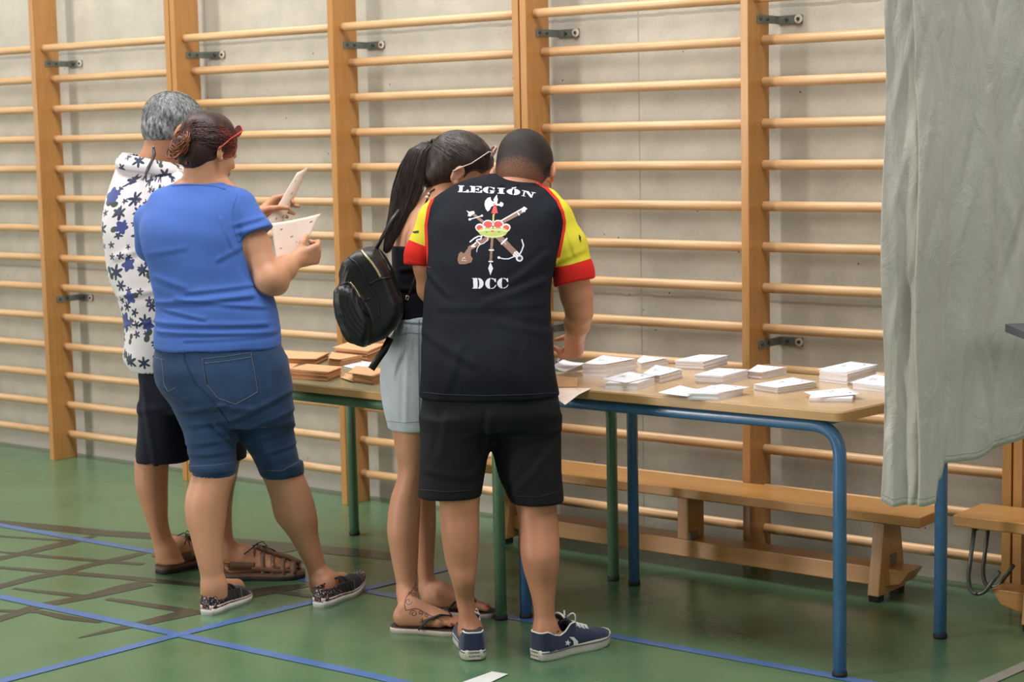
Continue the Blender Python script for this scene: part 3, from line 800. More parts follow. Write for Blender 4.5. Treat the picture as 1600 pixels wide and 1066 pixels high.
def frame(fdir, up=(0, 0, 1), roll=0.0):
    f = norm(fdir); r = norm(np.cross(f, up)); u = np.cross(r, f)
    if roll: r, u = rodr(r, f, roll), rodr(u, f, roll)
    return np.stack([r, f, u], 1)         # columns: right, forward, up
def head(fd, c, R, s=1.0, fem=False, k=.012, eo=0.0, ea=22):
    T = lambda x, y, z: c + R @ (np.array([x, y, z]) * s)
    e = lambda p, r, kk=k, op='u', rr=None: fd.ell(T(*p), np.array(r) * s, R if rr is None else R @ rr, kk, op)
    e((0, -.012, .035), (.075, .095, .083)); e((0, -.03, .0), (.068, .075, .07))
    e((0, .03, -.03), (.062, .062, .085)); e((0, .045, -.088), (.036 if fem else .042, .042, .030))
    e((0, .072, .022), (.050, .022, .012)); e((.033, .06, -.028), (.022, .026, .024)); e((-.033, .06, -.028), (.022, .026, .024))
    for sx in (1, -1): e((sx * .030, .106, .004), (.017, .020, .012), .008, 's')
    for sx in (1, -1): e((sx * .030, .080, .004), (.0145, .0125, .0125), .003)
    fd.cone(T(0, .090, .008), T(0, .112, -.028), .007 * s, .010 * s, .008)
    for sx in (1, -1): e((sx * .012, .101, -.032), (.008, .010, .008), .005)
    e((0, .094, -.056), (.022, .009, .005), .004); e((0, .092, -.064), (.019, .009, .006), .004)
    fd.cone(T(-.02, .104, -.060), T(.02, .104, -.060), .0016 * s, .0016 * s, .003, 's')
    for sx in (1, -1):
        a = math.radians(ea) * sx; rr = np.array([[math.cos(a), -math.sin(a), 0], [math.sin(a), math.cos(a), 0], [0, 0, 1.]])
        t = math.radians(-12); r2 = np.array([[1, 0, 0], [0, math.cos(t), -math.sin(t)], [0, math.sin(t), math.cos(t)]])
        rr = rr @ r2
        e((sx * (.079 + eo), -.012, -.004), (.0075, .019, .031), .006, 'u', rr)
        e((sx * (.0865 + eo), -.008, .002), (.006, .011, .018), .004, 's', rr)
        fd.cone(T(sx * (.082 + eo * .6), -.004, -.030), T(sx * .080, -.006, -.034), .0065 * s, .006 * s, .006)
    return T
def hand(fd, w, d, n, side, curl, thumb=(.6, .5), s=1.0, spread=.06, wr=.024):
    """w wrist, d towards the fingers, n out of the palm, side = direction from the palm centre to the thumb; curl: radians per joint for 4 fingers (index first)"""
    d = norm(d); n = norm(n - (n @ d) * d); t = norm(np.cross(d, n)); t = t if t @ side > 0 else -t
    w = np.asarray(w, float); tips = []
    offs = [.027, .009, -.009, -.026]; Lk = [.088, .090, .085, .077]; ph = [(.040, .025, .021), (.045, .028, .022), (.041, .026, .021), (.032, .020, .019)]
    for i in range(4):
        o = offs[i] * s; kn = w + d * Lk[i] * s + t * o - n * .002 * s
        fd.cone(w + d * .012 * s + t * o * .62, kn, .0145 * s, .0108 * s, .009)
        fd.cone(w + d * .020 * s + t * o * .55 + n * .004 * s, kn + n * .004 * s, .0135 * s, .009 * s, .009)
        dirv = norm(d + t * (offs[i] / .026) * spread); p = kn; c = curl[i] if isinstance(curl[i], (tuple, list)) else (curl[i], curl[i] * 1.1, curl[i] * .7)
        r = [.0098, .0088, .0080, .0070] if i < 3 else [.0088, .0078, .0070, .0062]
        for j in range(3):
            dirv = rodr(dirv, np.cross(dirv, n), c[j]) if np.linalg.norm(np.cross(dirv, n)) > 1e-4 else dirv
            # keep bending in the same sense
            q = p + dirv * ph[i][j] * s; fd.cone(p, q, r[j] * s, r[j + 1] * s, .003); n2 = n; p = q
            if j == 0: ax = np.cross(t, d)
        tips.append(p)
    fd.cone(w, w + d * .02 * s, wr * .92, .021 * s, .012)
    b = w + d * .022 * s + t * .020 * s + n * .006 * s
    td = norm(d * .75 + t * .75 + n * thumb[0]); kk = b + td * .040 * s
    fd.cone(b, kk, .0150 * s, .0120 * s, .010)
    td2 = norm(d * .9 + t * .25 + n * thumb[1]); k2 = kk + td2 * .032 * s; fd.cone(kk, k2, .0110 * s, .0095 * s, .005)
    td3 = norm(td2 + n * .2 - t * .25); k3 = k2 + td3 * .026 * s; fd.cone(k2, k3, .0095 * s, .0075 * s, .004)
    return tips, k3
def foot(fd, ank, heel, toe, s=1.0, toes=True, side=1):
    """bare foot on the ground; ank = ankle centre, heel and toe = ground points; side=+1 when the big toe lies to the left of heel->toe"""
    f = toe - heel; L = np.linalg.norm(f[:2]); f = norm([f[0], f[1], 0]); l = np.array([-f[1], f[0], 0]) * side
    z0 = heel[2]; P = lambda a, b, c: heel * [1, 1, 0] + f * a * L + l * b * L + EZ * (z0 + c * L)
    fd.cone(ank, P(.20, 0, .20), .033 * s, .036 * s, .02)
    fd.cone(P(.13, 0, .11), P(.28, 0, .16), .030 * s, .034 * s, .02)
    fd.cone(P(.25, .01, .20), P(.60, .06, .10), .032 * s, .022 * s, .02); fd.cone(P(.12, -.01, .10), P(.65, -.09, .08), .026 * s, .018 * s, .02)
    fd.cone(P(.28, .02, .20), P(.70, .10, .085), .028 * s, .019 * s, .02); fd.cone(P(.35, 0, .15), P(.68, 0, .085), .026 * s, .020 * s, .02)
    for i, (b, x0, x1, r) in enumerate(((.115, .70, .98, .0115), (.045, .74, .99, .0085), (-.005, .73, .95, .008), (-.055, .71, .90, .0078), (-.10, .67, .84, .0075))):
        fd.cone(P(x0, b, .075), P((x0 + x1) / 2, b * 1.02, .070), r * s * 1.15, r * s, .006); fd.cone(P((x0 + x1) / 2, b * 1.02, .070), P(x1 - .03, b, .048), r * s, r * s * .95, .003)
    fd.ell(P(.17, .085, .27), (.010, .012, .012), None, .012); fd.ell(P(.15, -.085, .25), (.010, .012, .012), None, .012)
    return P
# -------------------------------------------------- drawing on cloth: shapes projected on a mesh along the viewing direction of the figure
class Decal:
    def __init__(s, obj, off=0.0012):
        me = obj.data; vs = mesh_np(me) + np.array(wloc(obj)); s.off = off
        F = np.empty(len(me.loops), np.int32); me.loops.foreach_get('vertex_index', F)
        s.bvh = BVHTree.FromPolygons([Vector(v) for v in vs], F.reshape(-1, 4).tolist() if len(F) == 4 * len(me.polygons) else [list(p.vertices) for p in me.polygons])
    def hit(s, u, v):
        d = Vector(ray(u, v)).normalized(); r = s.bvh.ray_cast(Vector(CAM), d)
        if r[0] is None: return None
        return r[0] - d * s.off + Vector((0, 0, 0))
    def tube(s, b, pts, r, step=2.5, n=5, mi=0):
        P = []
        for (u0, v0), (u1, v1) in zip(pts, pts[1:]):
            k = max(1, int(math.hypot(u1 - u0, v1 - v0) / step))
            for i in range(k): P.append(s.hit(u0 + (u1 - u0) * i / k, v0 + (v1 - v0) * i / k))
        P.append(s.hit(*pts[-1])); P = [p for p in P if p is not None]
        if len(P) > 1: b.tube(P, r, n, mi=mi)
def inside(px, py, poly):
    c = np.zeros(px.shape, bool); n = len(poly)
    for i in range(n):
        x0, y0 = poly[i]; x1, y1 = poly[(i + 1) % n]
        m = ((y0 > py) != (y1 > py)) & (px < (x1 - x0) * (py - y0) / ((y1 - y0) if y1 != y0 else 1e-9) + x0); c ^= m
    return c
class Raster:
    def __init__(s, u0, v0, u1, v1, step):
        s.u0, s.v0, s.step = u0, v0, step; s.nu, s.nv = int((u1 - u0) / step), int((v1 - v0) / step)
        s.G = np.full((s.nu, s.nv), -1, int)
        s.X, s.Y = np.meshgrid(u0 + (np.arange(s.nu) + .5) * step, v0 + (np.arange(s.nv) + .5) * step, indexing='ij')
        s.T = lambda x, y: (x, y)
    def poly(s, pts, c): s.G[inside(s.X, s.Y, [s.T(*p) for p in pts])] = c
    def line(s, pts, wd, c):
        P = [s.T(*p) for p in pts]; sc_ = abs(s.T(1, 0)[0] - s.T(0, 0)[0]); wd = wd * sc_ / 2
        for (x0, y0), (x1, y1) in zip(P, P[1:]):
            dx, dy = x1 - x0, y1 - y0; t = np.clip(((s.X - x0) * dx + (s.Y - y0) * dy) / (dx * dx + dy * dy + 1e-9), 0, 1)
            s.G[(s.X - x0 - t * dx) ** 2 + (s.Y - y0 - t * dy) ** 2 < wd * wd] = c
    def ell(s, c0, rx, ry, c):
        x, y = s.T(*c0); sc_ = abs(s.T(1, 0)[0] - s.T(0, 0)[0]); s.G[((s.X - x) / (rx * sc_)) ** 2 + ((s.Y - y) / (ry * sc_)) ** 2 < 1] = c
    def build(s, name, decal, mats, parent):
        vid = {}; vs = []; fs = []; mi = []
        def vv(i, j):
            if (i, j) not in vid:
                h = decal.hit(s.u0 + i * s.step, s.v0 + j * s.step)
                if h is None: vid[(i, j)] = None
                else: vid[(i, j)] = len(vs); vs.append(tuple(h))
            return vid[(i, j)]
        for i, j in np.argwhere(s.G >= 0):
            q_ = [vv(i, j), vv(i, j + 1), vv(i + 1, j + 1), vv(i + 1, j)]
            if None in q_: continue
            fs.append(q_); mi.append(int(s.G[i, j]))
        me = bpy.data.meshes.new(name); me.from_pydata(vs, [], fs); me.update()
        me.polygons.foreach_set('material_index', mi)
        return link(name, me, mats, parent, smooth=True)

def person(name, me, mat, base, label):
    o = link(name, me, mat, None, base=base); tag(o, label, 'person'); return o
def strands(name, curves, r, mat, parent, n=3):
    b = MB()
    for P in curves:
        k = len(P); b.tube(P, [r * (1 - .6 * (i / (k - 1))) for i in range(k)], n, cap=False)
    return b.build(name, mat, parent)

# ------------------------------------------------------------------ people materials
def skin(name, c, var=.06):
    t = NT(name); v = t.coord(); f = t.noise(v, 14, 4, .6); f2 = t.noise(v, 260, 2)
    a = t.ramp(f, [(.3, scl(c, 1 - var)), (.7, scl((c[0], c[1] * .97, c[2] * .95), 1 + var))])
    t.base(a).set(rough=.48, spec=.4, sss=.12).bump(f2, .12, .001); return t.m
M['skin_w1'] = skin('skin_light_tan', srgb(204, 150, 118)); M['skin_m1'] = skin('skin_tan', srgb(196, 140, 108))
M['skin_m2'] = skin('skin_olive', srgb(192, 134, 104)); M['skin_w2'] = skin('skin_bronze', srgb(206, 150, 120))
def fabric(name, c, rough=.85, weave=900, bmp=.25, var=.06, sheen=.25, blot=9):
    t = NT(name); v = t.coord(); f = t.noise(v, blot, 4, .6); wv = t.noise(t.coord(scale=(1, 1, 1)), weave, 1)
    t.base(t.ramp(f, [(.3, scl(c, 1 - var)), (.7, scl(c, 1 + var))])).set(rough=rough, sheen=sheen, spec=.25)
    t.bump(t.math('ADD', t.math('MULTIPLY', wv, .4), t.noise(v, 34, 4, .6, .5)), bmp, .004); return t.m
def denim(name, dark, light):
    t = NT(name); v = t.coord(); f = t.noise(v, 7, 4, .6, .3); g_ = t.noise(t.coord(scale=(1, 1, 6)), 120, 3, .7); wv = t.noise(v, 700, 2)
    c = t.ramp(f, [(.35, dark), (.68, light)]); c = t.mix(.35, c, t.ramp(g_, [(.3, scl(dark, .85)), (.7, scl(light, 1.1))]))
    t.base(c).set(rough=.85, spec=.25, sheen=.15).bump(t.math('ADD', wv, t.noise(v, 40, 3)), .3, .002); return t.m
M['blue_tee'] = fabric('blue_jersey', srgb(72, 108, 188), var=.05, sheen=.1)
M['jeans'] = denim('blue_denim', srgb(30, 52, 86), srgb(52, 80, 118))
M['pale_denim'] = denim('bleached_denim', srgb(184, 196, 210), srgb(220, 226, 234))
M['navy'] = fabric('navy_cotton', srgb(26, 28, 44), sheen=.05); M['black_knit'] = fabric('black_shorts_fleece', srgb(27, 28, 31), weave=500, sheen=.0)
M['blacktop'] = fabric('black_ribbed_top', srgb(20, 22, 34), sheen=.05); M['stitch'] = plain('tan_thread', srgb(118, 112, 112), .8)
M['stitch_b'] = plain('pale_thread', srgb(140, 156, 176), .8); M['seam_d'] = plain('dark_seam', srgb(26, 44, 76), .8)
def hairm(name, c1, c2, rough=.45, sc=60, st=(1, 1, .2)):
    t = NT(name); v = t.coord(scale=st); f = t.noise(v, sc, 4, .7, .2)
    t.base(t.ramp(f, [(.35, c1), (.68, c2)])).set(rough=rough, spec=.4).bump(f, .6, .004); return t.m
M['hair_w1'] = hairm('auburn_hair', srgb(36, 20, 21), srgb(72, 38, 36)); M['hair_w1s'] = hairm('auburn_strand', srgb(40, 24, 26), srgb(84, 46, 42), .4); M['hair_bun'] = hairm('copper_strand', srgb(66, 36, 26), srgb(158, 92, 60), .4)
M['hair_red'] = hairm('dyed_red_hair', srgb(120, 26, 24), srgb(176, 44, 38), .4)
M['hair_w2'] = hairm('dark_brown_hair', srgb(34, 26, 24), srgb(66, 50, 46), .38)
M['hair_m1'] = hairm('grey_hair', srgb(52, 56, 62), srgb(176, 178, 180), .6, 95, (1, 1, .35)); M['hair_m1d'] = hairm('dark_grey_hair', srgb(34, 34, 38), srgb(84, 84, 88), .6)
def fade(name, hair_c, skin_c):
    """clipped hair: attribute 'cut' goes from 0 (skin) to 1 (full)"""
    t = NT(name); a = t.n('ShaderNodeAttribute', attribute_name='cut'); v = t.coord(); f = t.noise(v, 420, 2, .6); g_ = t.noise(v, 12, 3)
    thr = t.math('ADD', t.math('MULTIPLY', a.outputs['Fac'], 1.5), t.math('MULTIPLY', t.math('SUBTRACT', f, .5), 1.4), True)
    h = t.ramp(g_, [(.3, scl(hair_c, .8)), (.7, scl(hair_c, 1.3))])
    t.base(t.mix(thr, skin_c, h)).set(rough=.6, spec=.3).bump(f, .5, .002); return t.m
M['buzz'] = fade('clipped_dark_hair', srgb(36, 28, 27), srgb(168, 116, 92))
# ================================================================== woman in the blue T-shirt
def hair_cap(f, T, R, s, ell_list, cuts, name, h=.004, disp=None):
    pass
D_ = depth((onz(335, 955) + onz(515, 943)) / 2); w1 = Fig(D_)
J = w1.J
body = Field()
legL = [(740, 300, 369, -.02, .066), (781, 289.5, 357, -.03, .068), (812, 291, 353, -.035, .064), (835, 297.5, 350, -.04, .058), (857, 303, 349, -.045, .052), (880, 309, 349, -.05, .045), (900, 313.5, 350, -.05, .040), (918, 314, 354, -.05, .038), (935, 313, 356, -.045, .040)]
legR = [(735, 408, 471, .08, .066), (776, 422, 488, .09, .068), (812, 432, 496, .10, .066), (835, 450, 497.5, .11, .058), (866, 468, 504, .12, .048), (893, 481, 513, .13, .040), (912, 484, 524, .13, .040), (925, 485, 528, .13, .040)]
thL = [(560, 252, 372, 0, .11), (632, 272, 370, -.01, .10), (668, 285, 369, -.015, .09), (722, 297, 369, -.02, .075), (745, 302, 368, -.02, .068)]
thR = [(560, 360, 446, .03, .11), (632, 366, 455, .04, .10), (684, 375, 461, .05, .088), (713, 394, 466, .06, .078), (745, 410, 472, .08, .068)]
body.loft(w1.rows(legL), .01); body.loft(w1.rows(legR), .01); body.loft(w1.rows(thL), .02, inset=.012); body.loft(w1.rows(thR), .02, inset=.012)
tors = [(288, 268, 352, .02, .055), (296, 252, 372, .02, .075), (310, 240, 384, .015, .095), (330, 229, 392, .01, .112), (358, 221, 394, .0, .122), (385, 224, 396, .0, .126), (410, 232, 400, .0, .126), (440, 238, 408, .0, .124), (462, 243, 424, .0, .128), (485, 245, 431, .0, .132), (512, 242, 436, .0, .135), (542, 243, 437, .0, .138)]
body.loft(w1.rows(tors), .02, inset=.012)
hips = [(532, 245, 435, .0, .132), (556, 240, 446, .0, .138), (580, 240, 452, .0, .142), (606, 248, 457, .0, .138), (632, 268, 458, .0, .125), (664, 284, 461, .01, .10)]
body.loft(w1.rows(hips), .02, inset=.012)
hc = J(327, 234, .03); fdir = norm(E1 * math.cos(math.radians(48)) + E2 * math.sin(math.radians(48)) - EZ * .30); HR = frame(fdir, roll=math.radians(3)); T = head(body, hc, HR, .95, True)
body.cone(T(0, -.02, -.05), J(318, 288, .03), .058, .062, .02)
body.cone(J(290, 300, .03), J(350, 300, .03), .040, .040, .03)
# right arm (towards the camera side), forearm raised to the paper
shR = J(374, 332, -.005); elR = J(420, 438, -.05); wrR = J(461, 407, .035)
body.chain([shR, J(396, 385, -.02), elR], [.050, .053, .044], .02); body.cone(elR, J(432, 443, -.03), .045, .040, .02); body.chain([J(424, 436, -.05), J(444, 420, 0), wrR], [.047, .040, .027], .015)
hand(body, wrR, norm(J(487, 399, .06) - wrR), norm(-E1 * .35 + E2 * .9 + EZ * .25), EZ, [(1.0, 1.4, .9), (1.1, 1.45, .9), (1.2, 1.4, .9), (1.3, 1.4, .9)], (.55, .9), .93, wr=.027)
# left arm on the far side
shL = J(252, 340, .05); elL = J(262, 440, .16); wrL = J(345, 420, .27)
body.chain([shL, elL, wrL], [.046, .040, .027], .02)
hand(body, wrL, norm(J(420, 400, .27) - wrL), norm(EZ + E1 * .2), -E2, [(.5, .8, .5)] * 4, (.7, .5), .92, wr=.026)
# feet inside the slip-on shoes
for a, hl, tp in (((335, 915, -.05), (322, 950), (384, 931)), ((505, 905, .13), (498, 940), (560, 914))):
    A = J(*a); H = onz(*hl) + EZ * .02; Tt = onz(*tp) + EZ * .02
    body.cone(A, H + norm(Tt - H) * .04 + EZ * .025, .036, .036, .02); body.cone(H + norm(Tt - H) * .05 + EZ * .03, H + norm(Tt - H) * .14 + EZ * .018, .036, .028, .02)
W1 = person('person', body.mesh('person_body', .0045), M['skin_w1'], tuple(((onz(335, 955) + onz(515, 943)) / 2)), 'woman in a blue T-shirt and denim knee shorts, standing at left reading a sheet')
# T-shirt
f = Field(); f.loft(w1.rows(tors), .02, n=2.15)
f.cone(J(262, 322, .03), J(245, 356, .05), .062, .062, .03)
sA, sB = J(372, 326, -.01), J(398, 366, -.03)
f.chain([J(350, 318, .0), sA], [.052, .060], .03); f.cone(sA, sB, .062, .060, .015)
dS = norm(J(404, 380, -.03) - J(384, 340, -.02)); f.cone(sB, sB + dS * .03, .060, .062, .01); f.cut(J(400, 367, -.03), dS, .11); f.loft(w1.rows(tors), .012, n=2.15)
f.cone(J(236, 345, .06), J(238, 385, .09), .058, .056, .02)
f.disp(w1.folds([(300, 452, 420, 440, .004, .008), (250, 470, 400, 458, .006, .009), (262, 478, 330, 492, .004, .007), (245, 500, 420, 502, .005, .009), (255, 514, 432, 515, .005, .008), (300, 525, 430, 520, .003, .006), (240, 395, 300, 384, .002, .010), (350, 402, 398, 376, .003, .009), (352, 340, 372, 385, .003, .006), (372, 350, 414, 338, .003, .008), (378, 362, 418, 352, .003, .008), (250, 430, 300, 445, .004, .010), (285, 462, 420, 476, .004, .008)]), f.lo, f.hi)
f.disp(waves(3, .0012, 26, (1, 1, 1.6)), f.lo, f.hi)
# hem opening
hr = w1.rows([(532, 240, 440, 0, .14), (560, 240, 440, 0, .14)]); f.loft(hr, .002, 's', inset=.007)
tee = link('t_shirt', f.mesh('t_shirt', .0045), M['blue_tee'], W1)
dc = Decal(tee, .0005); b = MB()
dc.tube(b, [(371, 301), (362, 330), (366, 360), (373, 379)], .0011); dc.tube(b, [(373, 377), (392, 371), (420, 354)], .0009)
b.build('sleeve_seam', M['blue_tee'], tee)
b = MB(); dc.tube(b, [(268, 291), (285, 289), (310, 289), (335, 291), (352, 296)], .0024); b.build('neckband', M['blue_tee'], tee)
# jeans
f = Field(); f.loft(w1.rows(hips), .02); f.loft(w1.rows(thL), .018); f.loft(w1.rows(thR), .018)
f.loft(w1.rows([(722, 295, 370, -.02, .078), (735, 296, 369.5, -.02, .078)]), .006, inset=-.002); f.loft(w1.rows([(722, 404, 473, .07, .078), (742, 408, 474, .08, .074)]), .006, inset=-.002)
f.disp(w1.folds([(285, 640, 360, 625, .005, .010), (290, 660, 365, 650, .004, .009), (370, 650, 455, 610, .005, .010), (375, 672, 458, 640, .004, .009), (385, 690, 460, 668, .004, .009), (295, 690, 365, 680, .003, .008), (398, 712, 464, 695, .003, .008), (345, 655, 372, 690, .006, .010), (300, 705, 366, 700, .003, .008), (255, 600, 300, 620, .003, .01), (350, 628, 400, 632, .004, .010)]), f.lo, f.hi)
f.disp(waves(5, .001, 35), f.lo, f.hi)
for rr in ([(734, 305, 359, -.02, .064), (762, 305, 359, -.02, .064)], [(741, 416, 464, .08, .060), (769, 416, 464, .08, .060)]): f.loft(w1.rows(rr), .002, 's')
jn = link('denim_shorts', f.mesh('denim_shorts', .0045), M['jeans'], W1)
dc = Decal(jn, .0006); b = MB()
for P in ([(316, 561), (355, 557), (392, 551)], [(316, 561), (322, 600), (340, 622), (368, 632), (394, 618), (403, 612), (398, 580), (392, 551)], [(320, 568), (356, 564), (394, 558)], [(252, 555), (256, 600), (262, 612), (274, 606)], [(243, 559), (256, 563)], [(296, 729), (335, 727), (368, 722)], [(407, 735), (440, 736), (472, 719)]):
    b = MB(); dc.tube(b, P, .0009); b.build('stitching', M['stitch'], jn)
b = MB()
for P in ([(284, 538), (290, 566), (306, 600), (330, 622), (358, 662)], [(317, 563), (323, 600)], [(394, 553), (404, 612)]): dc.tube(b, P, .0016)
b.build('seam', M['seam_d'], jn)
b = MB()
r_ = Raster(242, 530, 252, 546, .8); r_.G[:] = 0; r_.build('paper_tag', Decal(jn, .004), [M['paper']], jn); b.bm.free()
# shoes
def slipon(F_, hl, tp, raise_=0.0, width=.042, back=.062, lab=None):
    H = onz(*hl); Tt = onz(*tp); Tt = H + norm(Tt - H) * max(np.linalg.norm(Tt - H), .235); L = np.linalg.norm(Tt - H); f_ = norm(Tt - H); l = np.array([-f_[1], f_[0], 0])
    def bend(a): return raise_ * max(0, (a - .55) / .45) ** 1.6
    P = lambda a, b_, c: H + f_ * a * L + l * b_ + EZ * (c + bend(a))
    wd = [(0.0, .50), (.06, .74), (.18, .80), (.35, .74), (.55, .92), (.72, 1.0), (.86, .88), (.95, .62), (1.0, .30)]
    W_ = lambda a: np.interp(a, [q_[0] for q_ in wd], [q_[1] for q_ in wd]) * width
    t = empty('slip_on_shoe', (0, 0, 0), None, None); t.parent = W1; t.location = Vector(H) - wloc(W1)
    b = MB(); n = 26; th = .026
    ring = [(a, 1) for a in np.linspace(0, 1, n)] + [(a, -1) for a in np.linspace(1, 0, n)]
    for z0, z1, sc_, mi in ((.0, .018, 1.0, 0), (.018, .026, .985, 1)):
        lo_ = [P(a, s_ * W_(a) * sc_ * (.94 if z0 == 0 else 1), z0 + (.000)) for a, s_ in ring]; hi_ = [P(a, s_ * W_(a) * sc_, z1 * (1.25 - .35 * a)) for a, s_ in ring]
        va = [b.bm.verts.new(Vector(p)) for p in lo_]; vb = [b.bm.verts.new(Vector(p)) for p in hi_]
        for i in range(len(ring)):
            j = (i + 1) % len(ring); q_ = b.bm.faces.new((va[i], va[j], vb[j], vb[i])); q_.material_index = mi; q_.smooth = True
        for i in range(n - 1):
            k = len(ring) - 1 - i
            for R_, fl in ((va, 1), (vb, 0)):
                q_ = b.bm.faces.new((R_[i], R_[i + 1], R_[k - 1], R_[k])); q_.material_index = mi
    bmesh.ops.remove_doubles(b.bm, verts=b.bm.verts, dist=2e-4); bmesh.ops.recalc_face_normals(b.bm, faces=b.bm.faces)
    b.build('sole', [M['sole_white'], M['sole_pink']], t)
    # uppers: heel counter with glitter, dark body, strap, toe cap
    def shell(a0, a1, top, mat, nm, openw=0.0, na=18, nb=20, infl=.0):
        b = MB()
        def fn(s_, q_):
            a = a0 + (a1 - a0) * s_; w_ = W_(a) * .93 + infl; tp_ = top(a); ang = (q_ - .5) * 2
            k = openw(a) if callable(openw) else openw
            if k > 0:                          # wall on each side, opening on top
                sg = 1 if ang > 0 else -1; h_ = 1 - abs(ang) ; h_ = min(1, h_ * 1.0)
                # q from outside bottom up to the rim
                z = .022 + (tp_ - .022) * math.sin(h_ * math.pi / 2); yy = sg * w_ * (1 - (1 - k) * h_ ** 2)
                return P(a, yy, z)
            th_ = ang * math.pi / 2
            return P(a, w_ * math.sin(th_), .022 + (tp_ - .022) * max(0, math.cos(th_)) ** .8)
        b.grid(fn, na, nb); o_ = b.build(nm, mat, t); solidify(o_, .003, 0); return o_
    tpf = lambda a: float(np.interp(a, [0, .2, .35, .6, .8, 1.0], [back, back * .94, .062, .060, .050, .030]))
    # toe
    shell(.62, 1.0, tpf, M['glitter'], 'toe_cap')
    shell(.55, .80, lambda a: tpf(a) + .002, M['shoe_dark'], 'vamp')
    # sides and heel as wall following the outline
    b = MB(); m_ = 40
    path = [(.62 - .6 * (i / 16), 1) for i in range(17)] + [(.02 * math.cos(t_), math.cos(t_ * 1.0)) for t_ in []] + [(.0, .45), (.0, 0), (.0, -.45)] + [(.02 + .6 * (i / 16), -1) for i in range(17)]
    def wall(s_, q_):
        x = s_ * (len(path) - 1); i = min(int(x), len(path) - 2); fr = x - i
        a = path[i][0] * (1 - fr) + path[i + 1][0] * fr; sd = path[i][1] * (1 - fr) + path[i + 1][1] * fr
        return P(a + .010 * (1 - abs(sd)) * 0, sd * W_(max(a, .0)) * (.95 - .12 * q_), .022 + (tpf(a) - .022) * q_)
    b.grid(wall, 60, 8)
    for fc in b.bm.faces:
        c_ = fc.calc_center_median(); aa = (np.array(c_) - H) @ f_ / L
        fc.material_index = 0 if aa < .38 - .2 * (c_[2] / .06 - .5) else 1
    o_ = b.build('upper', [M['glitter'], M['shoe_dark']], t); solidify(o_, .003, 0)
    for a in (.46, .54):
        b = MB(); b.tube([P(a, W_(a) * .93 * math.sin(t_), .022 + (tpf(a) + .010 - .022) * math.cos(t_) ** .7) for t_ in np.linspace(-1.5, 1.5, 15)], .004, 8); b.build('strap', M['shoe_dark'], t)
    return P
M['sole_white'] = plain('white_foam_sole', srgb(222, 220, 218), .6); M['sole_pink'] = plain('pink_sole_rim', srgb(214, 186, 184), .6)
M['shoe_dark'] = fabric('black_elastic', srgb(34, 30, 32))
def glitter():
    t = NT('glitter_fabric'); vo = t.n('ShaderNodeTexVoronoi'); vo.inputs['Scale'].default_value = 300; t.l(t.coord(), vo.inputs['Vector'])
    sp = t.n('ShaderNodeSeparateColor'); t.l(vo.outputs['Color'], sp.inputs[0])
    t.base(t.ramp(sp.outputs[0], [(0, srgb(28, 26, 30)), (.50, srgb(60, 50, 56)), (.66, srgb(150, 60, 74)), (.76, srgb(206, 200, 204)), (.88, srgb(96, 92, 104))], 'CONSTANT')).set(rough=.35, metal=.2); return t.m
M['glitter'] = glitter()
slipon(w1, (322, 962), (388, 934)); slipon(w1, (497, 950), (566, 922), .035)
# hair
f = Field()
f.ell(T(0, -.014, .040), (.080, .098, .085), HR, .01); f.ell(T(0, -.040, -.01), (.071, .068, .068), HR, .015); f.ell(T(.0, -.062, -.045), (.048, .040, .040), HR, .015)
f.ell(T(0, .115, -.045), (.11, .078, .12), HR, .006, 's')         # face side stays free
for sx in (1, -1): f.ell(T(sx * .095, .006, -.036), (.030, .038, .044), HR, .006, 's')
f.disp(waves(11, .0014, 60, (1.2, 1.2, .4)), f.lo, f.hi)
HW = link('hair', f.mesh('hair', .0035), [M['hair_w1']], W1)
b = MB(); rngs = random.Random(4)
# combed strands from the front hairline to the bun
bun = J(284, 224, -.045)
HRr = HR
def onhair(x, y, z, k=1.0):   # direction from head centre to a point on the cap
    d = norm([x, y, z]); return T(*(np.array([0, -.014, .030]) + d * np.array([.0862, .1055, .0905]) * k))
cs, cr = [], []
for i in range(520):
    az = rngs.uniform(-1.9, 1.9); el = rngs.uniform(-.25, 1.35)
    s0 = np.array([math.sin(az) * math.cos(el) , math.cos(az) * math.cos(el) * .75, math.sin(el)])
    e0 = norm([-.12 + rngs.uniform(-.25, .25), -1.0, -.18 + rngs.uniform(-.25, .25)])
    P = []
    red = s0[1] > .52 and rngs.random() < .9
    for t in np.linspace(0, .42 if red else 1, 9):
        d = norm(s0 * (1 - t) + e0 * t + 1e-3); P.append(onhair(*d, 1.0 + .012 * rngs.random() + .02 * math.sin(t * 3.1)))
    (cr if red else cs).append([Vector(p) for p in P])
strands('combed_hair', cs, .0016, M['hair_w1s'], HW); strands('red_front_hair', cr, .0019, M['hair_red'], HW)
cs = []
for i in range(170):      # loose curls of the bun
    a0 = rngs.uniform(0, 6.28); r0 = rngs.uniform(.010, .034); tilt = rngs.uniform(-.9, .9); P = []
    cc = bun + HR @ np.array([rngs.uniform(-.012, .012), rngs.uniform(-.010, .012), rngs.uniform(-.026, .022)])
    for t in np.linspace(0, rngs.uniform(2.5, 5.5), 12):
        q_ = np.array([math.cos(a0 + t) * r0, math.sin(a0 + t) * r0 * .35 * math.cos(tilt) - .006, math.sin(a0 + t) * r0])
        P.append(Vector(cc + HR @ q_))
    cs.append(P)
for i in range(40):
    p0 = T(rngs.uniform(-.03, .03), -.085, -.03); P = [Vector(p0 + HR @ np.array([.006 * math.sin(t * 3 + i), -.004 - .006 * math.cos(t * 4 + i), -.045 * t])) for t in np.linspace(0, 1, 8)]
    cs.append(P)
bn = strands('hair_bun', cs, .0024, M['hair_bun'], HW, 4)
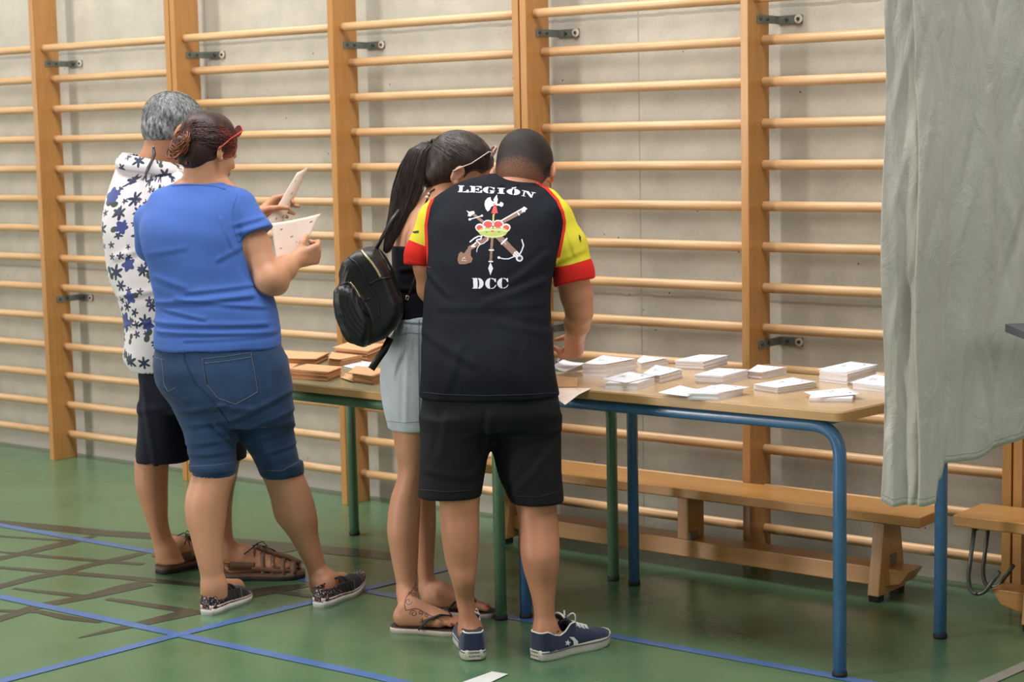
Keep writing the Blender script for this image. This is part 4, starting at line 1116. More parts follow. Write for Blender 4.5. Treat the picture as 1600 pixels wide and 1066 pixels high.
b = MB(); b.ball(bun, (.026, .024, .028)); b.build('hair_bun_core', M['hair_w1'], HW)
# red sunglasses pushed up on the hair
def glasses(T_, R_, lab, mf, ml, lift=.055, back=-.02, s=1.0, cz=.070, fy=.085, tilt=.0, ex=.018):
    b0 = T_(0, fy, cz); t = empty('sunglasses', tuple(b0), lab, 'sunglasses')
    for sx in (1, -1):
        c_ = np.array([sx * .033, fy, cz]); ring = [Vector(T_(c_[0] + .028 * math.cos(a), c_[1] - .006 * math.cos(a) * sx + .020 * math.sin(a) * tilt - .012, c_[2] + .021 * math.sin(a) + .006)) for a in np.linspace(0, 2 * math.pi, 21)]
        b = MB(); b.tube(ring, .0018 * s, 8); fr = b.build('frame', mf, t)
        b = MB(); b.bm.faces.new([b.bm.verts.new(p) for p in ring[:-1]]); o_ = b.build('lens', ml, t); solidify(o_, .0012, 0)
        b = MB(); b.tube([Vector(T_(sx * .061, fy - .014, cz + .008)), Vector(T_(sx * .076, fy - .030, cz + .002)), Vector(T_(sx * .087, .01, .045)), Vector(T_(sx * .090, -.012, .020)), Vector(T_(sx * .089, -.030, -.004))], [.002 * s] * 4 + [.0026 * s], 8); b.build('temple_arm', mf, t)
    b = MB(); b.tube([Vector(T_(-.007, fy - .008, cz + .008)), Vector(T_(0, fy - .004, cz + .012)), Vector(T_(.007, fy - .008, cz + .008))], .0016 * s, 6); b.build('bridge', mf, t)
    return t
M['red_plastic'] = plain('red_frame', srgb(206, 52, 48), .3, coat=.4); 
def glass(name, c, alpha=.35):
    t = NT(name); t.base(c).set(rough=.08); t.b.inputs['Transmission Weight'].default_value = .8; return t.m
M['lens'] = glass('tinted_lens', srgb(150, 100, 96)); M['clearframe'] = plain('clear_pink_frame', srgb(206, 178, 176), .25, coat=.5)
glasses(T, HR, 'red framed sunglasses pushed up on the hair of the woman in blue', M['red_plastic'], M['lens'], fy=.088, cz=.082)

# ================================================================== man in the floral shirt
D_ = depth((onz(272, 902) + onz(405, 912)) / 2); m1 = Fig(D_); J = m1.J
body = Field()
lL = [(712, 210, 264, .0, .062), (763, 213, 262, .0, .062), (790, 221, 262, .0, .058), (812, 229, 262, .0, .052), (844, 238, 270, .0, .042), (862, 243, 279, .0, .038), (880, 244, 290, 0, .038)]
lR = [(700, 318, 378, .0, .062), (735, 322, 372, .0, .062), (775, 326, 364, 0, .056), (815, 332, 362, 0, .046), (850, 338, 366, 0, .038), (872, 343, 374, 0, .036)]
body.loft(m1.rows(lL), .01); body.loft(m1.rows(lR), .01)
ts = [(250, 188, 262, .03, .05), (262, 182, 300, .02, .075), (281, 175, 320, .01, .095), (310, 166, 330, .0, .11), (351, 160.5, 330, 0, .12), (388, 164, 330, 0, .125), (434, 172, 328, 0, .13), (463, 184, 326, 0, .135), (504, 195, 324, 0, .14), (540, 195, 324, 0, .14), (560, 194, 324, 0, .138), (578, 206, 322, 0, .132)]
body.loft(m1.rows(ts), .02, inset=.014)
sh = [(570, 216, 330, 0, .13), (610, 218, 360, 0, .13), (640, 217, 374, 0, .125)]
lg1 = [(630, 217, 300, 0, .11), (668, 216, 298, 0, .10), (713, 212, 296, 0, .09), (721, 211.5, 296, 0, .088)]; lg2 = [(630, 300, 376, 0, .11), (668, 304, 382, 0, .10), (700, 306, 385, 0, .09), (717, 306, 385, 0, .088)]
body.loft(m1.rows(sh), .02, inset=.014); body.loft(m1.rows(lg1), .02, inset=.02); body.loft(m1.rows(lg2), .02, inset=.02)
hc = J(273, 208, .02); fdir = norm(E1 * math.cos(math.radians(30)) + E2 * math.sin(math.radians(30)) - EZ * .36); HR = frame(fdir); T1 = head(body, hc, HR, 1.06)
body.cone(T1(0, -.025, -.05), J(243, 262, .02), .060, .066, .02); T = T1
s0 = J(318, 300, -.02); e0 = J(352, 380, .06); w0 = J(400, 340, .16)
body.chain([s0, e0, w0], [.055, .044, .028], .015)
hand(body, w0, norm(J(428, 318, .20) - w0), norm(-E2 * .2 - EZ * .4 + E1 * .8), -E2 + EZ, [(.5, .8, .6), (.7, .9, .6), (.9, .9, .6), (1.0, .9, .6)], (.9, .8), 1.0, wr=.028)
s0 = J(204, 312, .08); e0 = J(204, 400, .18); w0 = J(300, 400, .30)
body.chain([s0, e0, w0], [.046, .042, .028], .015)
hand(body, w0, norm(J(380, 380, .30) - w0), EZ, -E2, [(.4, .6, .4)] * 4, (.6, .4), 1.0)
FT = []
for a, hl, tp in (((262, 862, 0), (252, 896), (309, 882)), ((356, 860, 0), (352, 905), (452, 903))):
    H = onz(*hl); Tt = onz(*tp); H = H + EZ * .026; Tt = Tt + EZ * .026; Tt = H + norm(Tt - H) * .262
    FT.append((H, Tt)); foot(body, J(*a), H, Tt, 1.08, side=1)
M1 = person('person', body.mesh('person_body', .0045), M['skin_m1'], tuple((onz(272, 902) + onz(405, 912)) / 2), 'grey-haired man in a white floral shirt and navy shorts at the far left')
f = Field(); f.loft(m1.rows(ts), .02, n=2.15); f.cone(J(316, 300, -.01), J(345, 350, .03), .062, .066, .02); f.cone(J(198, 308, .07), J(200, 350, .11), .058, .062, .03)
f.disp(m1.folds([(190, 400, 240, 385, .004, .012), (195, 460, 250, 450, .004, .012), (200, 300, 215, 380, .004, .012), (240, 290, 250, 360, .003, .012), (205, 505, 245, 498, .005, .008)]), f.lo, f.hi)
f.disp(waves(7, .0016, 22), f.lo, f.hi); f.loft(m1.rows([(560, 206, 318, 0, .128), (590, 206, 318, 0, .128)]), .002, 's')
me = f.mesh('floral_shirt', .005)
# collar: raised band around the neck
V = mesh_np(me); cA = m1.J(262, 400, 0); rel = V - cA
ang = np.arctan2(rel @ E1, -(rel @ E2)); attrv(me, 'pat', np.stack([ang * .17, V[:, 2], np.zeros(len(V))], 1))
def floral():
    t = NT('floral_cotton'); a = t.n('ShaderNodeAttribute', attribute_name='pat')
    def layer(scale, r0, npet, col_a, col_b, keep, off, deep=.55, wob=.0):
        mp = t.n('ShaderNodeMapping'); mp.inputs['Scale'].default_value = (scale, scale, scale); mp.inputs['Location'].default_value = (off, off * 1.7, 0); t.l(a.outputs['Vector'], mp.inputs['Vector'])
        vo = t.n('ShaderNodeTexVoronoi', voronoi_dimensions='2D'); vo.inputs['Scale'].default_value = 1.0; vo.inputs['Randomness'].default_value = .75; t.l(mp.outputs[0], vo.inputs['Vector'])
        sub = t.n('ShaderNodeVectorMath', operation='SUBTRACT'); t.l(mp.outputs[0], sub.inputs[0]); t.l(vo.outputs['Position'], sub.inputs[1])
        sp = t.n('ShaderNodeSeparateXYZ'); t.l(sub.outputs[0], sp.inputs[0]); sc_ = t.n('ShaderNodeSeparateColor'); t.l(vo.outputs['Color'], sc_.inputs[0])
        an = t.math('ARCTAN2', sp.outputs[1], sp.outputs[0]); an = t.math('ADD', t.math('MULTIPLY', an, npet), t.math('MULTIPLY', sc_.outputs[0], 6.28))
        c_ = t.math('COSINE', an); rad = t.math('MULTIPLY', t.math('ADD', 1 - deep, t.math('MULTIPLY', t.math('ADD', c_, 1.0), deep / 2)), t.math('ADD', r0 * .75, t.math('MULTIPLY', sc_.outputs[2], r0 * .5)))
        ln = t.math('SQRT', t.math('ADD', t.math('MULTIPLY', sp.outputs[0], sp.outputs[0]), t.math('MULTIPLY', sp.outputs[1], sp.outputs[1])))
        ins = t.math('LESS_THAN', ln, rad); kp_ = t.math('LESS_THAN', sc_.outputs[1], keep)
        return t.math('MULTIPLY', ins, kp_), t.mix(sc_.outputs[0], col_a, col_b)
    v = t.coord(); c = t.ramp(t.noise(v, 8, 3), [(.3, srgb(226, 218, 222)), (.7, srgb(236, 230, 234))])
    g_, gc = layer(14, .28, 2, srgb(60, 76, 66), srgb(74, 92, 76), .5, 3.1, .8); c = t.mix(g_, c, gc)
    n1, nc = layer(16.5, .40, 6, srgb(46, 54, 78), srgb(66, 72, 96), .62, 0.3, .62); c = t.mix(n1, c, nc)
    n2, nc2 = layer(27, .36, 5, srgb(52, 60, 80), srgb(80, 84, 104), .40, 7.7, .6); c = t.mix(n2, c, nc2)
    f1, fc = layer(9.0, .27, 5, srgb(66, 76, 140), srgb(84, 92, 150), .55, 5.5, .35); c = t.mix(f1, c, fc)
    t.base(c).set(rough=.8, sheen=.2, spec=.25).bump(t.noise(v, 34, 4, .6, .5), .25, .004); return t.m
M['floral'] = floral()
fs = link('floral_shirt', me, M['floral'], M1)
b = MB(); cc = J(236, 262, .0)      # collar band, turned down
def colr(s_, q_):
    a = s_ * 2 * math.pi; r = .076 + .010 * math.sin(q_ * math.pi) * 1 + (.020 * q_); 
    p = cc + E1 * (r * 1.22 * math.cos(a)) + E2 * (r * .95 * math.sin(a)); z = cc[2] + .036 * (1 - q_) - .004 - .020 * math.cos(a) - .014 * q_
    return np.array([p[0], p[1], z])
b.grid(colr, 48, 8); me = bpy.data.meshes.new('collar'); b.bm.normal_update(); b.bm.to_mesh(me); b.bm.free()
V = mesh_np(me); attrv(me, 'pat', np.stack([np.arctan2((V - cc) @ E1, -((V - cc) @ E2)) * .09 + .33, V[:, 2], V[:, 2] * 0], 1))
o = link('collar', me, M['floral'], fs, smooth=True); solidify(o, .003, 0)
f = Field(); f.loft(m1.rows(sh), .02); f.loft(m1.rows(lg1), .02); f.loft(m1.rows(lg2), .02)
f.disp(m1.folds([(230, 600, 250, 720, .004, .012), (220, 640, 270, 630, .003, .01)]), f.lo, f.hi)
for rr in ([(712, 217, 290, 0, .082), (740, 217, 290, 0, .082)], [(705, 312, 378, 0, .08), (740, 312, 378, 0, .08)]): f.loft(m1.rows(rr), .002, 's')
link('navy_shorts', f.mesh('navy_shorts', .005), M['navy'], M1)
f = Field(); f.ell(T(0, -.016, .042), (.083, .102, .088), HR, .01); f.ell(T(0, -.042, -.002), (.078, .074, .068), HR, .012)
f.ell(T(0, .118, -.045), (.11, .075, .135), HR, .006, 's')
for sx in (1, -1): f.ell(T(sx * .095, .0, -.030), (.030, .034, .042), HR, .006, 's')
f.ell(T(0, -.06, -.130), (.12, .10, .068), HR, .006, 's')
f.disp(waves(21, .0012, 90), f.lo, f.hi)
me = f.mesh('hair', .0035); HM = link('hair', me, [M['hair_m1']], M1)
cs = []
for i in range(900):
    az = rngs.uniform(-3.14, 3.14); el = rngs.uniform(-.55, 1.5); d = norm([math.sin(az) * math.cos(el), math.cos(az) * math.cos(el), math.sin(el)])
    if d[1] > .55 - .2 * d[2] and d[2] < .5: continue
    c0 = np.array([0, -.016, .040]); p0 = c0 + d * np.array([.083, .102, .088]) * (1.0)
    if d[2] < -.2 and abs(d[0]) > .8: continue
    tg = norm(np.array([0, .3, -1.0]) - d * (np.array([0, .3, -1.0]) @ d)); P = [Vector(T(*(p0 + tg * .014 * t + d * .003 * math.sin(t * 2)))) for t in (0, .4, .7, 1)]
    cs.append(P)
strands('short_strands', cs, .0013, M['hair_m1'], HM)
b = MB(); ps = [(240, 232), (241, 242), (237, 252), (232, 262), (228, 272), (228, 283)]
b.tube([Vector(J(u, v, -.075 - .012 * i)) for i, (u, v) in enumerate(ps)], [.005, .0062, .005, .0058, .0045, .002], 8); b.build('thin_braid', M['hair_m1d'], HM)
b = MB(); b.ball(J(240, 230, -.078), .005); b.build('hair_bead', M['steel'], HM)
# sandals
M['sandal'] = plain('brown_sandal_leather', srgb(112, 82, 64), .6, .12, 20, bump=.2); M['sandal_sole'] = plain('dark_sandal_sole', srgb(50, 46, 46), .7); M['cord'] = plain('black_cord', srgb(30, 26, 26), .6)
def footprint(H, L, f_, l, width, a):
    wd = [(0.0, .35), (.03, .58), (.10, .76), (.2, .80), (.38, .72), (.55, .86), (.72, 1.0), (.85, .92), (.94, .68), (.985, .42), (1.0, .22)]
    return np.interp(a, [q_[0] for q_ in wd], [q_[1] for q_ in wd]) * width
def sole(t, H, Tt, width, th, mats, ext=.012, nm='sole', curve=0):
    f_ = norm(Tt - H); L = np.linalg.norm(Tt - H) + 2 * ext; l = np.array([-f_[1], f_[0], 0]); H0 = H - f_ * ext
    P = lambda a, b_, c: H0 + f_ * a * L + l * (b_ + curve * math.sin(a * 3.14)) + EZ * c
    b = MB(); n = 30; ring = [(a, 1) for a in np.linspace(0, 1, n)] + [(a, -1) for a in np.linspace(1, 0, n)]
    for k, (z0, z1) in enumerate(th):
        va = [b.bm.verts.new(Vector(P(a, s_ * footprint(H, L, f_, l, width, a), z0))) for a, s_ in ring]; vb = [b.bm.verts.new(Vector(P(a, s_ * footprint(H, L, f_, l, width, a), z1))) for a, s_ in ring]
        for i in range(len(ring)):
            j = (i + 1) % len(ring); q_ = b.bm.faces.new((va[i], va[j], vb[j], vb[i])); q_.material_index = k; q_.smooth = True
        for i in range(n - 1):
            kk = len(ring) - 1 - i
            b.bm.faces.new((va[i], va[kk], va[kk - 1], va[i + 1])).material_index = k; b.bm.faces.new((vb[i], vb[i + 1], vb[kk - 1], vb[kk])).material_index = k
    bmesh.ops.remove_doubles(b.bm, verts=b.bm.verts, dist=2e-4); bmesh.ops.recalc_face_normals(b.bm, faces=b.bm.faces)
    b.build(nm, mats, t); return P, L
for (H, Tt) in FT:
    Hz = H * [1, 1, 0]; Tz = Tt * [1, 1, 0]
    t = empty('sandal', (0, 0, 0), None, None); t.parent = M1; t.location = Vector(Hz) - wloc(M1)
    P, L = sole(t, Hz, Tz, .050, [(.0, .016), (.016, .027)], [M['sandal_sole'], M['sandal']])
    def strap(pts, wdt, nm, mat):
        """pts: (a, side -1..1, height) on the foot"""
        b = MB(); W2_ = [Vector(P(a, s_ * footprint(0, 0, 0, 0, .050, a), z)) for a, s_, z in pts]
        # smooth
        Q = []
        for i in range(len(W2_) - 1):
            p0 = W2_[max(i - 1, 0)]; p1 = W2_[i]; p2 = W2_[i + 1]; p3 = W2_[min(i + 2, len(W2_) - 1)]
            for k in range(5):
                u_ = k / 5; Q.append(0.5 * ((2 * p1) + (-p0 + p2) * u_ + (2 * p0 - 5 * p1 + 4 * p2 - p3) * u_ ** 2 + (-p0 + 3 * p1 - 3 * p2 + p3) * u_ ** 3))
        Q.append(W2_[-1]); f_ = Vector(norm(Tz - Hz))
        vs_ = []
        for i, q_ in enumerate(Q):
            tg = (Q[min(i + 1, len(Q) - 1)] - Q[max(i - 1, 0)]).normalized(); sd = (f_ - tg * f_.dot(tg))
            if sd.length < .3: sd = Vector((0, 0, 1)) - tg * tg.z
            sd.normalize(); vs_.append((b.bm.verts.new(q_ + sd * wdt / 2), b.bm.verts.new(q_ - sd * wdt / 2)))
        for (a0, b0), (a1, b1) in zip(vs_, vs_[1:]): b.bm.faces.new((a0, a1, b1, b0)).smooth = True
        o_ = b.build(nm, mat, t); solidify(o_, .0035, 1); return o_
    arch = lambda a, h: [(a, 1.0, .022), (a, .98, .022 + h * .5), (a - .01, .6, .028 + h * .9), (a - .01, 0, .030 + h), (a - .01, -.6, .028 + h * .88), (a, -.98, .022 + h * .45), (a, -1.0, .022)]
    strap(arch(.88, .030), .022, 'strap', M['sandal']); strap(arch(.76, .040), .016, 'strap', M['sandal']); strap(arch(.64, .050), .016, 'strap', M['sandal']); strap(arch(.52, .064), .016, 'strap', M['sandal'])
    strap([(.95, 0, .05), (.8, .02, .072), (.66, .04, .083), (.52, .04, .097), (.42, .02, .108)], .020, 'tongue_strap', M['sandal'])
    strap([(.92, -.9, .030), (.7, -.97, .036), (.5, -.97, .042), (.3, -.98, .044), (.1, -.9, .046)], .014, 'side_band', M['sandal']); strap([(.92, .9, .030), (.7, .97, .036), (.5, .97, .042), (.3, .98, .044), (.1, .9, .046)], .014, 'side_band', M['sandal'])
    strap([(.42, -.95, .052), (.28, -1.12, .056), (.10, -1.16, .060), (.0, -.8, .061), (-.018, 0, .062), (.0, .8, .061), (.10, 1.16, .060), (.28, 1.12, .056), (.42, .95, .052)], .024, 'heel_strap', M['sandal'])
    strap([(.36, -.85, .040), (.38, -.85, .07), (.40, -.55, .094), (.40, 0, .106), (.40, .55, .094), (.38, .85, .07), (.36, .85, .04)], .018, 'ankle_strap', M['sandal'])
    b = MB(); b.tube([Vector(P(.30, -.042, .095)), Vector(P(.42, -.02, .118)), Vector(P(.44, .01, .122)), Vector(P(.42, .035, .110)), Vector(P(.30, .045, .10))], .0022, 6); b.tube([Vector(P(.44, 0, .122)), Vector(P(.50, .012, .126)), Vector(P(.56, .0, .112)), Vector(P(.50, -.012, .116)), Vector(P(.44, 0, .120))], .0018, 6); b.tube([Vector(P(.50, 0, .112)), Vector(P(.60, -.012, .106)), Vector(P(.66, -.006, .095))], .0022, 6); b.build('lace', M['cord'], t)
# sheets they hold
def sheet_px(name, lab, fig, P4, bend, mat, n=14):
    A = [fig.J(*p) for p in P4]; c = sum(A) / 4; nn = norm(np.cross(A[1] - A[0], A[3] - A[0]))
    b = MB()
    b.grid(lambda s_, q_: A[0] * (1 - s_) * (1 - q_) + A[1] * s_ * (1 - q_) + A[2] * s_ * q_ + A[3] * (1 - s_) * q_ + nn * bend * (1 - (2 * s_ - 1) ** 2) + EZ * -.0 * q_, n, n)
    o = b.build(name, mat, base=tuple(c)); solidify(o, .0006, 0); tag(o, lab, 'paper')
    b = MB()
    for (s0, s1, q0, q1) in ((.72, .80, .12, .17), (.84, .90, .80, .84), (.30, .38, .10, .14), (.45, .52, .55, .58), (.2, .25, .8, .83), (.62, .66, .36, .38), (.15, .22, .35, .37)):
        for off in (.0009, -.0009):
            f_ = lambda s_, q_: A[0] * (1 - s_) * (1 - q_) + A[1] * s_ * (1 - q_) + A[2] * s_ * q_ + A[3] * (1 - s_) * q_ + nn * (bend * (1 - (2 * s_ - 1) ** 2) + off)
            b.poly([f_(s0, q0), f_(s1, q0), f_(s1, q1), f_(s0, q1)])
    b.build('printing', M['ink'], o); return o
sheet_px('ballot_sheet', 'upright cream ballot sheet held by the man in the floral shirt', m1, [(416, 352, .13), (440, 352, .17), (483.5, 258, .22), (464, 270, .18)], .008, M['pinkpaper'])
sheet_px('ballot_sheet', 'curved cream ballot sheet held by the woman in the blue T-shirt', w1, [(434, 415, .03), (474, 389, .09), (501, 334, .12), (423, 349, .06)], -.012, M['pinkpaper'])
# ================================================================== woman with the ponytail
D_ = depth((onz(640, 985) + onz(690, 960)) / 2); w2 = Fig(D_); J = w2.J
body = Field()
lA = [(640, 612, 690, .0, .085), (668, 614, 684, .0, .080), (700, 617, 676, .0, .074), (735, 622, 668, .0, .060), (752, 619, 662, -.005, .054), (776, 611, 658, -.01, .054), (805, 606, 656.5, -.015, .056), (830, 605, 655, -.02, .054), (858, 609, 654, -.02, .048), (880, 613, 653, -.02, .042), (905, 618, 652, -.02, .036), (925, 621.5, 651, -.02, .034), (940, 622, 656, -.02, .036)]
lB = [(640, 630, 700, .12, .08), (690, 636, 694, .12, .074), (735, 642, 684, .12, .060), (776, 641, 681, .12, .054), (827, 643, 681, .12, .054), (860, 648, 679, .12, .046), (880, 651, 678, .12, .040), (905, 654, 679, .12, .034), (925, 656, 684, .12, .036)]
body.loft(w2.rows(lA), .008); body.loft(w2.rows(lB), .008)
sk = [(296, 672, 704, .03, .045), (306, 660, 714, .03, .055), (318, 641, 722, .03, .070), (334, 628, 724, .03, .085), (358, 618, 724, .02, .10), (384, 613, 718, .02, .10), (415, 614, 710, .02, .098), (450, 618, 704, .02, .092), (490, 626, 704, .02, .10), (530, 612, 706, .01, .115), (570, 606, 706, .01, .12), (630, 610, 702, .02, .11), (660, 616, 692, .03, .09)]
body.loft(w2.rows(sk), .02, inset=.0)
hc = J(719, 271, .03); fdir = norm(E1 * .98 + E2 * .10 - EZ * .55); HR = frame(fdir, roll=math.radians(2)); T = head(body, hc, HR, .99, True); T2, HR2 = T, HR
body.cone(T(0, -.028, -.045), J(688, 310, .03), .048, .050, .02); body.cone(J(655, 330, .04), J(705, 318, .03), .040, .045, .03)
body.chain([J(648, 345, .0), J(656, 390, -.045), J(664, 425, -.04), J(680, 474, .02)], [.046, .038, .034, .034], .015)
eA = J(680, 478, .02); wA = J(735, 540, .26); body.chain([eA, J(700, 500, .10), wA], [.036, .034, .024], .012)
hand(body, wA, norm(J(770, 556, .34) - wA), -EZ, E1, [(.35, .6, .4)] * 4, (.3, .2), .9, wr=.024)
sB = J(712, 345, .08); eB = J(740, 460, .22); wB = J(780, 545, .40); body.chain([sB, eB, wB], [.044, .034, .024], .012)
hand(body, wB, norm(J(812, 556, .46) - wB), -EZ, -E1, [(.35, .6, .4)] * 4, (.3, .2), .9, wr=.024)
F2 = []
for a, hl, tp, sd in (((637, 925, -.02), (617, 985), (716, 990), 1), ((672, 920, .12), (662, 957), (745, 962), -1)):
    H = onz(*hl) + EZ * .020; Tt = onz(*tp) + EZ * .020; Tt = H + norm(Tt - H) * .228
    F2.append((H, Tt)); foot(body, J(*a), H + norm(Tt - H) * .0, Tt, .92, side=sd)
b2 = (onz(640, 985) + onz(690, 960)) / 2
W2 = person('person', body.mesh('person_body', .0042), M['skin_w2'], tuple(b2), 'woman with a long dark ponytail, black top and pale denim shorts, bending over the table')
# black strapless top with a neck strap
top = [(382, 611.5, 719.5, .02, .104), (415, 612.5, 712, .02, .102), (450, 616.5, 706, .02, .097), (500, 624, 706, .02, .106)]
f = Field(); f.loft(w2.rows(top), .01, cap=.002); f.disp(w2.folds([(630, 420, 690, 410, .003, .008), (630, 450, 690, 445, .003, .008)]), f.lo, f.hi)
tp_ = link('black_top', f.mesh('black_top', .0045), M['blacktop'], W2)
b = MB(); b.tube([Vector(J(640, 383, -.10)), Vector(J(652, 350, -.085)), Vector(J(664, 320, -.06)), Vector(J(673, 300, -.03)), Vector(J(690, 288, .01))], .0028, 6); b.build('neck_strap', M['blacktop'], tp_)
b = MB(); b.ball(J(667, 308.5, -.062), (.006, .006, .005)); b.ball(J(670, 303, -.055), .004); b.build('metal_clasp', M['steel_light'], tp_)
# pale denim shorts with a gathered waist
shr = [(490, 629, 708, .02, .108), (500, 624, 709, .02, .112), (516, 614, 710, .015, .118), (549, 599, 711, .01, .128), (575, 594.5, 711, .01, .132), (622, 595.5, 708, .01, .128), (645, 600, 704, .01, .12), (668, 606, 700, .01, .11)]
f = Field(); f.loft(w2.rows(shr), .01, n=2.1)
f.disp(w2.folds([(u, 503, u + rngs.uniform(-8, 2), 540 + rngs.uniform(-10, 20), .0028, .0045) for u in range(618, 705, 7)] + [(628, 500, 706, 500, .004, .004), (600, 600, 612, 660, .003, .01), (640, 520, 636, 650, .003, .008)]), f.lo, f.hi)
f.loft(w2.rows([(655, 612, 694, .01, .10), (690, 612, 694, .01, .10)]), .002, 's')
so = link('denim_shorts', f.mesh('denim_shorts', .0042), M['pale_denim'], W2)
dc = Decal(so, .0006); 
for P in ([(604, 658), (630, 661), (656, 659)], [(612, 527), (640, 520), (660, 522)]):
    b = MB(); dc.tube(b, P, .0010); b.build('stitching', M['stitch_b'], so)

b = MB(); dc.tube(b, [(655, 500), (654, 580), (655, 656)], .0022); b.build('side_seam', M['stitch_b'], so)
# hair
f = Field(); f.ell(T(0, -.016, .042), (.082, .103, .088), HR, .01); f.ell(T(0, -.045, -.002), (.075, .072, .068), HR, .015); f.ell(T(0, -.062, -.046), (.052, .048, .045), HR, .015)
f.ell(T(0, .128, -.042), (.12, .108, .118), HR, .006, 's')
for sx in (1, -1): f.ell(T(sx * .095, .004, -.022), (.030, .034, .040), HR, .006, 's'); f.ell(T(sx * .085, .062, -.004), (.045, .050, .048), HR, .006, 's')
f.disp(waves(31, .0008, 60, (1.2, .5, 1.2)), f.lo, f.hi)
HH = link('hair', f.mesh('hair', .0035), [M['hair_w2']], W2)
tie = J(681, 226, .03)
tl = (tie - T(0, 0, 0)) @ HR; cs = []
for i in range(900):
    az = rngs.uniform(-2.6, 2.6); el = rngs.uniform(-.35, 1.5); s0 = np.array([math.sin(az) * math.cos(el), math.cos(az) * math.cos(el), math.sin(el)])
    if s0[1] > .18 and s0[2] < .42: continue
    if abs(s0[0]) > .7 and s0[2] < .08 and s0[1] > -.3: continue
    c0 = np.array([0, -.016, .040]); rr = np.array([.083, .104, .089]); e0 = norm((tl - c0) / rr); P = []
    for t in np.linspace(0, 1, 8):
        d = norm(s0 * (1 - t) + e0 * t + 1e-3); P.append(Vector(T(*(c0 + d * rr * (1.0 + .012 * rngs.random())))))
    P.append(Vector(tie)); cs.append(P)
strands('combed_hair', cs, .0014, M['hair_w2'], HH)
ctr = [(681, 226, 4, .03), (668, 224, 8, .02), (654, 236, 15, .01), (645, 262, 21, .0), (637, 296, 24, -.01), (625, 334, 17, -.035), (612, 366, 11, -.045), (603, 395, 5, -.05)]
cs = []
for i in range(1500):
    a = rngs.uniform(0, 6.28); r_ = math.sqrt(rngs.random()); ou, od = r_ * math.cos(a), r_ * math.sin(a); end = rngs.uniform(.72, 1.0); P = []
    ph = rngs.uniform(0, 6.28)
    for t in np.linspace(0, end, 14):
        x = t * (len(ctr) - 1); k = min(int(x), len(ctr) - 2); fr = x - k; fr = fr * fr * (3 - 2 * fr) * .5 + fr * .5
        q_ = [ctr[k][j] * (1 - fr) + ctr[k + 1][j] * fr for j in range(4)]
        P.append(Vector(J(q_[0] + q_[2] * (ou + .06 * math.sin(t * 7 + ph)), q_[1] + ou * 2, q_[3] + od * q_[2] * .0012)))
    cs.append(P)
strands('ponytail', cs, .0012, M['hair_w2'], HH)
f = Field(); f.chain([J(u, v, dd) for u, v, r_, dd in ctr], [w2.m(r_) * .42 for u, v, r_, dd in ctr], .01)
link('ponytail_core', f.mesh('ponytail_core', .004), M['hair_w2'], HH)
b = MB()
for k in range(3):
    ax = norm(J(668, 224, .02) - tie); s_ = norm(np.cross(ax, E2)); u_ = np.cross(ax, s_)
    b.tube([Vector(tie + ax * (.002 + .005 * k) + (s_ * math.cos(a) + u_ * math.sin(a)) * .014) for a in np.linspace(0, 6.2832, 20)], .0042, 8)
b.build('hair_tie', M['rubber'], HH)
glasses(T2, HR2, 'sunglasses with clear pink frame on the hair of the woman with the ponytail', M['clearframe'], M['lens'], fy=.072, cz=.100)
# flip-flops
M['ff_white'] = plain('cream_flipflop_foam', srgb(214, 204, 192), .7); M['ff_strap'] = plain('dark_flipflop_strap', srgb(44, 42, 48), .5); M['ff_top'] = plain('flipflop_footbed', srgb(70, 52, 56), .7)
for (H, Tt), sd in zip(F2, (1, -1)):
    Hz = H * [1, 1, 0]; Tz = Tt * [1, 1, 0]
    t = empty('flip_flop', (0, 0, 0), None, None); t.parent = W2; t.location = Vector(Hz) - wloc(W2)
    P, L = sole(t, Hz, Tz, .046, [(.0, .016), (.016, .0185)], [M['ff_white'], M['ff_top']], ext=.010)
    for s_ in (1, -1):
        b = MB(); b.tube([Vector(P(.76, .014 * sd, .018)), Vector(P(.75, .014 * sd, .050)), Vector(P(.66, .030 * s_ + .006 * sd, .062)), Vector(P(.52, .041 * s_, .050)), Vector(P(.40, .041 * s_, .018))], [.004, .0045, .006, .007, .007], 8, sy=.5); b.build('strap', M['ff_strap'], t)
M['nail'] = plain('red_nail_polish', srgb(196, 40, 48), .3, coat=.5)
for (H, Tt), sd in zip(F2, (1, -1)):
    f_ = norm(Tt - H); L = np.linalg.norm(Tt - H); l = np.array([-f_[1], f_[0], 0]) * sd
    for bb, x1, r in ((.115, .97, .0095), (.045, .975, .007), (-.005, .94, .0065), (-.055, .89, .006), (-.10, .83, .006)):
        b = MB(); b.ball(H * [1, 1, 0] + f_ * (x1 - .015) * L + l * bb * L + EZ * (H[2] + .048 * L + r * .75), (r * .8, r * .8, r * .45)); b.build('toenail', M['nail'], W2)
